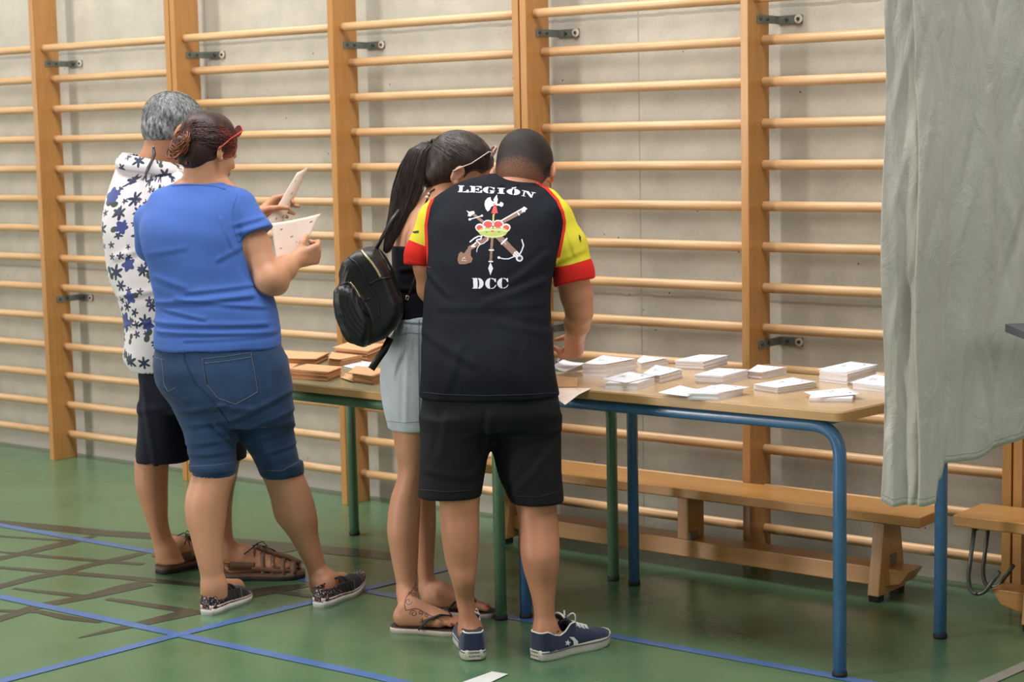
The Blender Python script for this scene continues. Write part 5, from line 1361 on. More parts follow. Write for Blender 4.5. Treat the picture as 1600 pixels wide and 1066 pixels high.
# ankle tattoo, drawn on the skin
M['tattoo'] = plain('tattoo_ink', srgb(92, 74, 70), .5)
dc = Decal(W2, .0004)
def spiral(cu, cv, r0, turns, a0, sg=1, n=16): return [(cu + r0 * (1 - .75 * i / n) * math.cos(a0 + sg * turns * 6.28 * i / n), cv + r0 * (1 - .75 * i / n) * math.sin(a0 + sg * turns * 6.28 * i / n)) for i in range(n + 1)]
R_ = Raster(625, 905, 700, 980, .4)
R_.line([(650, 912), (648, 917), (645, 921), (642, 926), (636, 931), (633, 938), (632, 946), (634, 954), (640, 953), (648, 951), (656, 953), (664, 958), (672, 962), (682, 966), (690, 970)], 1.3, 0)
for cu, cv, r0, tn, a0, sg in ((638, 940, 5.5, 1.2, 0, 1), (646, 930, 4, 1.2, 1, -1), (646, 959, 6, 1.3, 3, 1), (641, 927, 3, 1, 2, 1), (657, 958, 4, 1.2, 1, -1), (666, 962, 4, 1.1, 4, 1), (676, 966, 4, 1.1, 2, -1), (650, 921, 3, 1, 0, 1)):
    R_.line(spiral(cu, cv, r0, tn, a0, sg), 1.1, 0)
R_.line([(656, 973), (666, 968)], 1.6, 0); R_.line([(657, 968), (664, 974)], 1.2, 0); R_.line([(660, 966), (660, 974)], 1.2, 0)
R_.build('ankle_tattoo', dc, [M['tattoo']], W2)

# ------------------------------------------------------------------ backpack
BP = Field()
def polyprism(fd, pts, dd, half, rnd, k=.006, op='u'):
    A = np.array([[w2.J(u, v, dd) @ E1, w2.J(u, v, dd)[2]] for u, v in pts]); y0 = w2.J(pts[0][0], pts[0][1], dd) @ E2
    ys = np.mean([w2.J(u, v, dd) @ E2 for u, v in pts])
    c = A.mean(0)
    def fn(P):
        x = P @ E1; z = P[:, 2]; d2 = np.full(len(P), 1e9); sgn = np.ones(len(P)); n = len(A)
        for i in range(n):
            a = A[i]; b_ = A[(i + 1) % n]; e = b_ - a; wx, wz = x - a[0], z - a[1]; t = np.clip((wx * e[0] + wz * e[1]) / (e @ e), 0, 1)
            d2 = np.minimum(d2, (wx - e[0] * t) ** 2 + (wz - e[1] * t) ** 2)
            c1 = z >= a[1]; c2 = z < b_[1]; c3 = e[0] * wz > e[1] * wx
            fl = (c1 & c2 & c3) | (~c1 & ~c2 & ~c3); sgn = np.where(fl, -sgn, sgn)
        d = sgn * np.sqrt(d2); q1 = d + rnd; q2 = np.abs(P @ E2 - ys) - (half - rnd)
        return np.sqrt(np.maximum(q1, 0) ** 2 + np.maximum(q2, 0) ** 2) + np.minimum(np.maximum(q1, q2), 0) - rnd
    ctr3 = E1 * c[0] + E2 * ys + EZ * c[1]; ext = max(np.abs(A - c).max(), half) * 1.3 + rnd
    fd.add(fn, ctr3 - ext, ctr3 + ext, k, op)
main = [(588, 387), (573, 387.5), (560, 391), (547, 399), (537, 407), (533, 423), (531, 470), (536, 505), (546, 526), (558, 535), (574, 539), (604, 527), (622, 508), (631, 490), (631, 470), (624, 455), (611, 421), (600, 402)]
polyprism(BP, main, -.11, .095, .035)
pocket = [(540, 440), (531, 444), (524, 452), (522.5, 470), (527, 492), (535, 514), (545, 530), (560, 537), (572, 539), (581, 520), (583, 500), (577, 480), (568, 462), (556, 446)]
polyprism(BP, pocket, -.125, .098, .03, .008)
def quilt(P):
    # stitched ridges that follow the outline on the outward-facing half
    x = P @ E1; z = P[:, 2]; c_ = w2.J(600, 480, -.11); xx, zz = (x - c_ @ E1) / w2.m(1), (z - c_[2]) / w2.m(1)
    u = 600 + xx; v = 480 - zz
    r = np.sqrt(((u - 640) / 1.15) ** 2 + ((v - 455) / 1.0) ** 2)
    m = np.clip((88 - 0 - (u - 480) - np.maximum(0, 440 - v) * .3 + (v - 440) * .22) / 12, 0, 1)
    return -.0011 * m * np.cos(r * 2 * math.pi / 6.0)
BP.disp(quilt, BP.lo, BP.hi); BP.disp(waves(12, .0012, 30), BP.lo, BP.hi)
M['leather'] = plain('black_leather', srgb(24, 24, 27), .38, .12, 12, bump=.25, bscale=420, spec=.5)
M['brass'] = plain('brass_zip', srgb(206, 190, 150), .35, .1, 60, metal=.6)
bc = w2.J(575, 465, -.11)
BK = link('backpack', BP.mesh('backpack', .004), M['leather'], None, base=tuple(bc)); tag(BK, 'small black quilted leather backpack worn by the woman with the ponytail', 'backpack')
dc = Decal(BK, .0015)
b = MB(); dc.tube(b, [(565, 391.5), (572, 400), (582, 412), (590, 424), (595, 434)], .0036); b.build('zip', M['brass'], BK)
b = MB(); dc.tube(b, [(547, 441), (553, 448), (558, 456), (562.5, 465)], .0026); b.build('zip', M['brass'], BK)
for P in ([(543, 401), (556, 410), (566, 425), (574, 445), (586, 462), (592, 480), (592, 496)], [(531, 446), (544, 441), (553, 452), (562, 470), (568, 486), (578, 494)], [(577, 444), (592, 436), (615, 433)], [(592, 391), (606, 415), (620, 445), (629, 466)], [(570, 470), (578, 466)]):
    b = MB(); dc.tube(b, P, .0026, 2.5, 6); b.build('piping', M['leather'], BK)
# straps
def ribbon(b, P, wd, nrm, th=.003):
    P = [Vector(p) for p in P]; nrm = Vector(nrm); vs = []
    for i, p in enumerate(P):
        tg = (P[min(i + 1, len(P) - 1)] - P[max(i - 1, 0)]).normalized(); sd = tg.cross(nrm).normalized() * wd / 2; vs.append((b.bm.verts.new(p + sd), b.bm.verts.new(p - sd)))
    for (a0, b0), (a1, b1) in zip(vs, vs[1:]): b.bm.faces.new((a0, a1, b1, b0)).smooth = True
b = MB(); ribbon(b, [J(586, 392, -.10), J(598, 370, -.09), J(611, 346, -.085), J(620, 334, -.065), J(630, 322, -.03), J(645, 313, .02), J(670, 318, .09)], .012, E2); o = b.build('shoulder_strap', M['leather'], BK); solidify(o, .003, 0)
b = MB(); ribbon(b, [J(631, 482, -.11), J(637, 466, -.115), J(645, 445, -.118), J(652, 428, -.115), J(657, 410, -.10)], .010, E2); o = b.build('lower_strap', M['leather'], BK); solidify(o, .003, 0)
b = MB(); b.tube([J(635, 462, -.122), J(639, 463, -.122), J(637.5, 469, -.122), J(634, 468, -.122), J(635, 462, -.122)], .0016, 6); b.build('buckle', M['brass'], BK)
b = MB(); ribbon(b, [J(610, 528, -.13), J(600, 548, -.13), J(590, 562, -.13), J(580, 577, -.13)], .022, E2); o = b.build('strap_tail', M['leather'], BK); solidify(o, .0025, 0)

# ================================================================== man in the black team shirt
D_ = depth((onz(740, 1030) + onz(850, 1030)) / 2); m2 = Fig(D_); J = m2.J
dL = depth(onz(740, 1020)) - D_; dR = depth(onz(845, 1028)) - D_
body = Field()
lL = [(740, 684, 753, .0, .075), (780, 686.5, 750, .0, .068), (800, 687, 749, .0, .064), (828, 689, 749, -.005, .062), (850, 691.5, 748.5, -.005, .060), (880, 697, 746, .0, .054), (909, 706, 742.5, .0, .046), (935, 712, 741.5, dL, .040), (955, 716, 743, dL, .038), (975, 719, 748, dL, .040), (990, 721, 752, dL, .042)]
lR = [(740, 800, 874, .05, .075), (785, 805, 869, .04, .068), (800, 808, 870, .03, .064), (828, 811, 873, .02, .064), (868, 813.5, 874.5, .0, .062), (890, 818, 873, .0, .054), (912, 824.5, 870, dR, .046), (940, 832, 867, dR, .040), (965, 835, 867, dR, .038), (990, 835, 870, dR, .042)]
body.loft(m2.rows(lL), .01); body.loft(m2.rows(lR), .01)
ts = [(272.5, 762, 800, .30, .04), (276, 745, 818, .29, .055), (283, 722, 834, .27, .075), (294, 699, 852, .25, .090), (306, 687, 864, .23, .098), (320, 679, 872, .21, .106), (341, 671, 877, .18, .112), (370, 668, 876, .15, .116), (400, 668, 871, .12, .118), (426, 668, 864, .10, .118), (455, 665, 858.5, .08, .118), (500, 662, 860, .05, .122), (540, 660, 862.5, .02, .128), (580, 659, 866, .0, .132), (617, 657.5, 871.5, .0, .134)]
body.loft(m2.rows(ts), .02, inset=.016)
sh = [(600, 662, 866, .0, .125), (625, 659, 873, .0, .130), (645, 658, 875, .0, .128), (668, 664, 870, .01, .112)]
g1 = [(650, 658, 772, .0, .11), (690, 656.5, 766, .0, .10), (745, 655, 757, .0, .088), (776, 653, 752, .0, .084)]; g2 = [(650, 762, 877, .04, .11), (690, 768, 877, .04, .10), (745, 780, 878, .03, .09), (784, 798, 881.5, .03, .084)]
body.loft(m2.rows(sh), .02, inset=.016); body.loft(m2.rows(g1), .02, inset=.022); body.loft(m2.rows(g2), .02, inset=.022)
hc = J(821, 272, .31); fdir = norm(E2 * math.cos(math.radians(22)) + E1 * math.sin(math.radians(22)) - EZ * .60); HR = frame(fdir, roll=math.radians(-4)); T3 = head(body, hc, HR, 1.05, eo=.010, ea=36); T = T3
body.cone(T(0, -.03, -.045), J(802, 310, .25), .060, .066, .02)
hz = onz(884, 567, Z1 + .045); dh = depth(hz) - D_
s0 = J(868, 350, .17); e0 = J(905, 487, .19); w0 = J(898, 530, dh - .06)
body.chain([s0, J(893, 430, .17), J(901, 462, .18), e0], [.056, .047, .045, .039], .02); body.chain([e0, J(902, 505, .19 + (dh - .25) * .35), w0], [.040, .038, .029], .015)
body.chain([w0, J(897, 545, dh - .03)], [.031, .031], .012)
hand(body, J(900, 521, dh - .05), norm(J(894, 556, dh - .01) - J(900, 521, dh - .05)), norm(-E1 * .9 + E2 * .45), E2, [(.85, 1.25, .6), (1.05, 1.35, .8), (1.2, 1.35, .8), (1.3, 1.35, .8)], (1.0, 1.2), .92, wr=.029)
s0 = J(690, 345, .20); e0 = J(672, 452, .25); w0 = J(735, 540, .42)
body.chain([s0, J(668, 415, .22), e0], [.054, .040, .038], .02); body.chain([e0, w0], [.038, .027], .012)
hand(body, w0, norm(J(770, 553, .46) - w0), -EZ, E1, [(.2, .35, .3)] * 4, (.1, .1), 1.0, wr=.028)
SH = []
for a, hl, tp, ln in (((735, 985, dL), (741, 1034), (728, 985), .285), ((853, 985, dR), (836, 1033), (933, 1007), .285)):
    H = onz(*hl); Tt = onz(*tp); Tt = H + norm(Tt - H) * ln; f_ = norm(Tt - H); A = J(*a); SH.append((H, Tt))
    body.cone(A, H + f_ * .070 + EZ * .055, .036, .030, .02); body.cone(H + f_ * .06 + EZ * .042, H + f_ * .20 + EZ * .034, .028, .022, .01)
bs = (onz(740, 1030) + onz(850, 1030)) / 2
MM = person('person', body.mesh('person_body', .0042), M['skin_m2'], tuple(bs), 'man in a black shirt with red and yellow sleeves, leaning over the table and writing')
# ---- shirt
f = Field(); f.loft(m2.rows(ts), .02, n=2.2)
f.cone(J(850, 322, .19), J(862, 345, .17), .055, .066, .03); f.chain([J(860, 342, .17), J(884, 385, .165), J(896, 425, .165)], [.064, .064, .061], .012)
dS = norm(J(897, 430, .165) - J(886, 385, .165)); f.cone(J(896, 425, .165), J(898, 450, .165), .061, .062, .01); f.cut(J(896, 442, .165), dS, .11)
f.chain([J(704, 325, .21), J(684, 345, .21), J(660, 398, .215)], [.052, .056, .054], .02)
dS = norm(J(656, 415, .215) - J(664, 360, .215)); f.cone(J(660, 398, .215), J(656, 425, .215), .052, .050, .01); f.cut(J(655, 416, .215), dS, .10); f.loft(m2.rows(ts), .012, n=2.2)
f.disp(m2.folds([(850, 440, 760, 470, .004, .012), (668, 430, 700, 460, .004, .010), (855, 400, 800, 440, .003, .012), (665, 520, 740, 560, .003, .014), (860, 520, 780, 500, .003, .012), (690, 480, 850, 475, .002, .012), (700, 600, 720, 540, .003, .014), (830, 600, 820, 540, .003, .014), (880, 330, 900, 400, .003, .007), (868, 415, 915, 395, .002, .008)]), f.lo, f.hi)
f.disp(waves(17, .0014, 22), f.lo, f.hi)
f.loft(m2.rows([(600, 657, 872, .0, .135), (640, 657, 872, .0, .135)]), .002, 's', inset=.007)
me = f.mesh('team_shirt', .0042); V = mesh_np(me)
def px_of(V):
    d = V - CAM; z = d @ CF; return 800 + FPX * (d @ CR) / z, 533 - FPX * (d @ CU) / z
def sdpoly(x, y, A):
    d2 = np.full(len(x), 1e9); n = len(A)
    for i in range(n):
        a = np.array(A[i], float); e = np.array(A[(i + 1) % n], float) - a; wx, wy = x - a[0], y - a[1]; t = np.clip((wx * e[0] + wy * e[1]) / (e @ e), 0, 1)
        d2 = np.minimum(d2, (wx - e[0] * t) ** 2 + (wy - e[1] * t) ** 2)
    s_ = inside(x, y, A); return np.where(s_, -1, 1) * np.sqrt(d2)
X_, Y_ = px_of(V)
BLK = [(771, 269), (745, 272), (718, 281), (693, 292), (680, 306), (672, 325), (667.6, 351), (669, 394), (666, 420), (655, 432), (640, 470), (600, 660), (960, 660), (940, 480), (880, 470), (865, 452), (867, 425), (871, 398), (875, 380), (879, 359), (880, 347), (877, 332), (869, 314), (852, 295), (830, 282.5), (800, 273)]
a1 = sdpoly(X_, Y_, BLK); a1 = np.where((a1 > 0) & (Y_ > 404), a1 + 10, a1)
# the lower arm of each sleeve: anything left of the torso line or inside the right sleeve is sleeve
attr(me, 'body_sd', a1)
cuff = np.minimum(sdpoly(X_, Y_, [(620, 366), (642, 376), (673, 388.5), (700, 399), (700, 470), (600, 470)]), sdpoly(X_, Y_, [(850, 421), (867, 418), (890, 414), (915.5, 406.5), (945, 396), (960, 470), (850, 470)]))
attr(me, 'cuff_sd', cuff)
def team():
    t = NT('team_jersey'); a = t.n('ShaderNodeAttribute', attribute_name='body_sd'); c_ = t.n('ShaderNodeAttribute', attribute_name='cuff_sd'); v = t.coord()
    nz = t.noise(v, 9, 3); black = t.ramp(nz, [(.3, srgb(17, 20, 27)), (.7, srgb(23, 27, 36))])
    yel = t.mix(nz, srgb(206, 196, 52), srgb(222, 210, 66)); red = t.mix(nz, srgb(204, 38, 34), srgb(220, 50, 40))
    col = t.mix(t.math('LESS_THAN', c_.outputs['Fac'], 0.0), yel, red); col = t.mix(t.math('LESS_THAN', a.outputs['Fac'], 4.6), col, red); col = t.mix(t.math('LESS_THAN', a.outputs['Fac'], 0.0), col, black)
    t.base(col).set(rough=.8, sheen=.0, spec=.15); t.bump(t.math('ADD', t.math('MULTIPLY', t.noise(v, 900, 1), .3), t.noise(v, 30, 4, .6, .5)), .25, .004); return t.m
M['team'] = team(); ST = link('team_shirt', me, M['team'], MM)
M['pr_white'] = plain('print_white', srgb(214, 214, 224), .6, .02); M['pr_brown'] = plain('print_brown', srgb(126, 88, 70), .6, .04); M['pr_red'] = plain('print_red', srgb(206, 48, 48), .6, .04)
M['pr_gold'] = plain('print_gold', srgb(168, 178, 84), .6, .06); M['pr_pale'] = plain('print_pale', srgb(206, 212, 180), .6, .04); M['pr_dark'] = plain('print_dark', srgb(40, 40, 46), .6); M['pr_green'] = plain('print_green', srgb(70, 130, 80), .6)
PM = [M['pr_white'], M['pr_brown'], M['pr_red'], M['pr_gold'], M['pr_pale'], M['pr_dark'], M['pr_green']]
dc = Decal(ST, .0010)
Z = lambda x, y: (640 + x / 4.846, 260 + y / 4.846)
def letters(R_, word, quads):
    L = {'L': [[(.10, 0), (.44, 0), (.44, .12), (.40, .12), (.40, 1), (.10, 1)], [(0, 0), (.52, 0), (.52, .10), (0, .10)], [(0, .90), (.36, .90), (.36, 1), (0, 1)], [(.46, .90), (.66, .88), (.84, .58), (.94, .58), (1, 1), (.46, 1)]],
         'E': [[(.10, 0), (.42, 0), (.42, 1), (.10, 1)], [(0, 0), (.40, 0), (.40, .12), (0, .12)], [(0, .88), (.40, .88), (.40, 1), (0, 1)], [(.48, 0), (.94, 0), (.96, .34), (.86, .34), (.76, .12), (.48, .12)], [(.48, .44), (.62, .40), (.66, .30), (.73, .30), (.73, .70), (.66, .70), (.62, .58), (.48, .55)], [(.48, .88), (.78, .88), (.90, .62), (1, .62), (.98, 1), (.48, 1)]],
         'I': [[(.24, 0), (.76, 0), (.76, 1), (.24, 1)], [(.04, 0), (.96, 0), (.96, .12), (.04, .12)], [(.04, .88), (.96, .88), (.96, 1), (.04, 1)]],
         'N': [[(.0, .0), (.34, .0), (.34, .08), (.0, .08)], [(.14, .0), (.24, .0), (.24, 1), (.14, 1)], [(.04, .92), (.34, .92), (.34, 1), (.04, 1)], [(.26, .0), (.48, .0), (.86, .78), (.86, 1), (.74, 1), (.26, .10)], [(.78, .0), (.86, .0), (.86, .7), (.78, .55)], [(.68, .0), (1, .0), (1, .08), (.68, .08)]],
         'D': [[(.08, 0), (.46, 0), (.46, 1), (.08, 1)], [(0, 0), (.44, 0), (.44, .08), (0, .08)], [(0, .92), (.44, .92), (.44, 1), (0, 1)], [(.52, 0), (.70, .03), (.88, .16), (1, .38), (1, .62), (.88, .84), (.70, .97), (.52, 1), (.52, .90), (.60, .78), (.62, .5), (.60, .22), (.52, .10)]],
         'C': [[(.46, 0), (.30, .03), (.12, .16), (0, .38), (0, .62), (.12, .84), (.30, .97), (.46, 1), (.46, .92), (.41, .72), (.40, .5), (.41, .28), (.46, .08)], [(.54, 0), (.72, .03), (.84, .10), (.90, .04), (.96, .04), (.98, .38), (.90, .38), (.78, .16), (.62, .09), (.54, .08)], [(.54, .92), (.68, .91), (.84, .80), (.94, .62), (1, .66), (.92, .84), (.74, .98), (.54, 1)]],
         'G': [[(.46, 0), (.30, .03), (.12, .16), (0, .38), (0, .62), (.12, .84), (.30, .97), (.46, 1), (.46, .92), (.41, .72), (.40, .5), (.41, .28), (.46, .08)], [(.54, 0), (.72, .03), (.82, .10), (.88, .04), (.94, .04), (.96, .36), (.88, .36), (.76, .16), (.62, .09), (.54, .08)], [(.54, .92), (.64, .92), (.64, .60), (.56, .60), (.56, .52), (1, .52), (1, .60), (.92, .60), (.92, .90), (.84, .92), (.80, .98), (.54, 1)]],
         'O': [[(.46, 0), (.30, .03), (.12, .16), (0, .38), (0, .62), (.12, .84), (.30, .97), (.46, 1), (.46, .92), (.41, .72), (.40, .5), (.41, .28), (.46, .08)], [(.54, 0), (.70, .03), (.88, .16), (1, .38), (1, .62), (.88, .84), (.70, .97), (.54, 1), (.54, .92), (.59, .72), (.60, .5), (.59, .28), (.54, .08)]]}
    for ch, q_ in zip(word, quads):
        a, b_, c_, d_ = [np.array(p, float) for p in q_]
        for pl in L[ch]:
            pp = []
            n = len(pl)
            for i in range(n):
                for k in range(3):
                    x = pl[i][0] + (pl[(i + 1) % n][0] - pl[i][0]) * k / 3; y = pl[i][1] + (pl[(i + 1) % n][1] - pl[i][1]) * k / 3
                    pp.append(tuple(a * (1 - x) * (1 - y) + b_ * x * (1 - y) + c_ * x * y + d_ * (1 - x) * y))
            R_.poly(pp, 0)
R1 = Raster(712, 286, 840, 312, .33); R1.T = Z
letters(R1, 'LEGION', [[(370, 144), (452, 148), (450, 198), (366, 194)], [(458, 149), (550, 150), (550, 200), (455, 196)], [(558, 152), (648, 158), (645, 208), (553, 200)], [(662, 162), (724, 164), (722, 208), (664, 206)], [(738, 168), (838, 172), (834, 222), (733, 210)], [(852, 180), (955, 200), (940, 240), (843, 222)]])
R1.poly([(776, 160), (812, 156), (800, 166), (772, 168)], 0); R1.build('lettering', dc, PM, ST)
R1 = Raster(734, 430, 798, 456, .33); R1.T = Z
letters(R1, 'DCC', [[(474, 846), (560, 846), (560, 928), (476, 926)], [(574, 846), (656, 846), (656, 928), (572, 928)], [(664, 846), (748, 844), (748, 924), (664, 926)]]); R1.build('lettering', dc, PM, ST)
R1 = Raster(712, 303, 824, 432, .4); R1.T = Z
P_, L_, E_ = R1.poly, R1.line, R1.ell
L_([(632, 400), (640, 360)], 12, 1); L_([(626, 530), (614, 720)], 19, 1); L_([(604, 634), (634, 634)], 11, 0); L_([(602, 721), (628, 721)], 10, 0); P_([(612, 726), (632, 772), (612, 824), (595, 772)], 0)
L_([(470, 352), (560, 425)], 22, 1); P_([(430, 334), (452, 344), (486, 338), (494, 352), (472, 368), (462, 380), (440, 376), (446, 356)], 0); L_([(455, 402), (548, 374)], 7, 0); E_((456, 402), 10, 9, 0); E_((547, 374), 9, 8, 0)
L_([(700, 425), (860, 338)], 24, 1); L_([(696, 410), (850, 322)], 9, 0); P_([(846, 322), (866, 304), (880, 312), (892, 322), (880, 330), (872, 348), (858, 342), (850, 352)], 0); L_([(820, 352), (830, 368)], 9, 0)
L_([(672, 530), (812, 672)], 46, 1); L_([(696, 588), (736, 548)], 11, 0); L_([(700, 560), (730, 590)], 3, 0); P_([(790, 650), (812, 640), (834, 664), (806, 690), (780, 676)], 0); L_([(788, 660), (812, 684)], 3, 1); L_([(804, 650), (824, 672)], 3, 1)
E_((832, 696), 27, 26, 0); E_((832, 696), 15, 14, 5); L_([(850, 556), (863, 600), (850, 636), (836, 664)], 9, 0); L_([(670, 690), (710, 700), (750, 700), (800, 680)], 8, 0); E_((676, 691), 10, 9, 0)
L_([(588, 548), (458, 618)], 34, 1); P_([(436, 626), (466, 610), (464, 650), (462, 676), (478, 700), (468, 728), (444, 734), (424, 742), (372, 740), (362, 706), (372, 664), (390, 646), (412, 660)], 1); L_([(394, 712), (432, 716)], 3, 4); L_([(402, 690), (424, 702)], 3, 4); L_([(420, 686), (398, 704)], 3, 4)
L_([(458, 572), (490, 545), (520, 530), (546, 528), (540, 550), (512, 556), (500, 580), (470, 606), (494, 606)], 10, 0); L_([(505, 560), (536, 590)], 7, 0); E_((502, 570), 5, 4, 5); L_([(596, 528), (588, 560), (560, 584), (530, 594), (512, 622), (508, 648)], 5, 0)
P_([(612, 232), (590, 240), (572, 262), (567, 290), (576, 322), (592, 342), (606, 330), (618, 306), (640, 294), (660, 290), (660, 270), (634, 268), (618, 258)], 0); P_([(640, 290), (636, 250), (650, 228), (664, 212), (662, 232), (668, 250), (660, 292)], 0); P_([(656, 284), (680, 284), (690, 268), (710, 280), (710, 296), (694, 308), (680, 298), (656, 298)], 0); L_([(632, 286), (646, 286)], 6, 2)
P_([(636, 300), (656, 300), (668, 358), (654, 352), (640, 372), (632, 352), (618, 358)], 2)
L_([(634, 366), (634, 412)], 10, 3); E_((632, 438), 11, 30, 4)
E_((531, 465), 32, 30, 4); E_((594, 443), 42, 36, 4); E_((670, 443), 42, 36, 4); E_((731, 465), 32, 30, 4); E_((531, 465), 24, 20, 2); E_((594, 441), 34, 26, 2); E_((670, 441), 34, 26, 2); E_((731, 465), 24, 20, 2)
E_((632, 440), 9, 26, 6)
P_([(512, 486), (560, 462), (632, 470), (704, 462), (750, 486), (726, 520), (690, 536), (628, 544), (572, 534), (534, 516)], 3); L_([(520, 492), (575, 480), (632, 482), (690, 480), (742, 492)], 7, 4); L_([(548, 522), (600, 532), (660, 532), (712, 520)], 5, 4); E_((628, 490), 12, 7, 2); E_((584, 498), 9, 5, 6); E_((676, 498), 9, 5, 6)
for a in np.linspace(math.pi, 2 * math.pi, 9):
    for cx_, cy_, rx_, ry_ in ((531, 465, 30, 28), (594, 443, 40, 34), (670, 443, 40, 34), (731, 465, 30, 28)): E_((cx_ + rx_ * math.cos(a), cy_ + ry_ * math.sin(a)), 5, 5, 0)
for k in range(3): E_((562 + 4 * k, 476 - k * 10), 4, 4, 0); E_((700 - 4 * k, 476 - k * 10), 4, 4, 0)
R1.build('crossed_weapons_emblem', dc, PM, ST)
R1 = Raster(640, 355, 662, 370, .4); R1.poly([(643, 362), (654, 360), (654, 364), (648, 364.5)], 5); R1.build('sleeve_mark', dc, PM, ST)
R1 = Raster(895, 362, 915, 385, .4); R1.poly([(904, 366), (908, 370), (908, 380), (905, 374)], 5); R1.build('sleeve_mark', dc, PM, ST)
b = MB(); dc.tube(b, [(660, 613), (700, 617), (760, 618.5), (820, 617), (868, 614)], .0008); b.build('hem_stitch', M['pr_dark'], ST)
M['cuffstitch'] = plain('red_thread', srgb(150, 24, 22), .8)
b = MB(); dc.tube(b, [(866, 443), (890, 445), (924, 434)], .0008); dc.tube(b, [(637, 407), (674, 419)], .0008); b.build('cuff_stitch', M['cuffstitch'], ST)
# ---- shorts
f = Field(); f.loft(m2.rows(sh), .02, n=2.1); f.loft(m2.rows(g1), .03, n=2.1); f.loft(m2.rows(g2), .03, n=2.1)
f.disp(m2.folds([(766, 640, 762, 690, .005, .010), (700, 640, 690, 700, .003, .012), (790, 690, 870, 670, .002, .012), (670, 730, 740, 740, .002, .012), (770, 690, 740, 730, .003, .01), (860, 700, 800, 770, .003, .012)]), f.lo, f.hi)
for rr in ([(768, 658, 747, .0, .078), (800, 658, 747, .0, .078)], [(778, 804, 876, .03, .078), (810, 804, 876, .03, .078)]): f.loft(m2.rows(rr), .002, 's')
o = link('black_shorts', f.mesh('black_shorts', .0045), M['black_knit'], MM); dc = Decal(o, .0005)
for P in ([(656, 765), (700, 769), (750, 765)], [(803, 775), (840, 777), (878, 767)]):
    b = MB(); dc.tube(b, P, .0008); b.build('hem_stitch', M['pr_dark'], o)
b = MB(); dc.tube(b, [(790, 682), (820, 685), (846, 684)], .0008); b.build('pocket_seam', M['pr_dark'], o)
# ---- clipped hair
f = Field(); f.ell(T(0, -.014, .040), (.0795 * 1.05, .0995 * 1.05, .0865 * 1.05), HR, .01); f.ell(T(0, -.036, -.004), (.0735 * 1.05, .0755 * 1.05, .078 * 1.05), HR, .015)
f.ell(T(0, .118, -.045), (.11, .080, .125), HR, .006, 's')
for sx in (1, -1): f.ell(T(sx * .096, -.006, -.012), (.026, .030, .044), HR, .006, 's')
me = f.mesh('hair', .0038); V = mesh_np(me); L3 = (V - hc) @ HR / 1.05
attr(me, 'cut', np.clip((L3[:, 2] + .085 + .25 * (L3[:, 1] + .04)) / .10, 0, 1)); link('hair', me, M['buzz'], MM)
# ---- sneakers
M['canvas'] = fabric('navy_canvas', srgb(42, 50, 78), weave=700); M['sn_white'] = plain('worn_white_rubber', srgb(206, 202, 192), .55, .08, 30); M['sn_trim'] = plain('white_trim', srgb(226, 224, 220), .7); M['sock'] = fabric('black_sock', srgb(24, 24, 28))
def text(name, s_, p, ax, ay, size, mat, parent):
    cu = bpy.data.curves.new(name, 'FONT'); cu.body = s_; cu.size = size; cu.align_x = 'CENTER'; cu.align_y = 'CENTER'; cu.extrude = .0002
    o_ = bpy.data.objects.new(name, cu); COL.objects.link(o_); dg = bpy.context.evaluated_depsgraph_get(); me_ = bpy.data.meshes.new_from_object(o_.evaluated_get(dg)); bpy.data.objects.remove(o_)
    az = np.cross(ax, ay); me_.transform(Matrix(((ax[0], ay[0], az[0], p[0]), (ax[1], ay[1], az[1], p[1]), (ax[2], ay[2], az[2], p[2]), (0, 0, 0, 1))))
    me_.name = name; me_.materials.clear(); return link(name, me_, mat, parent)
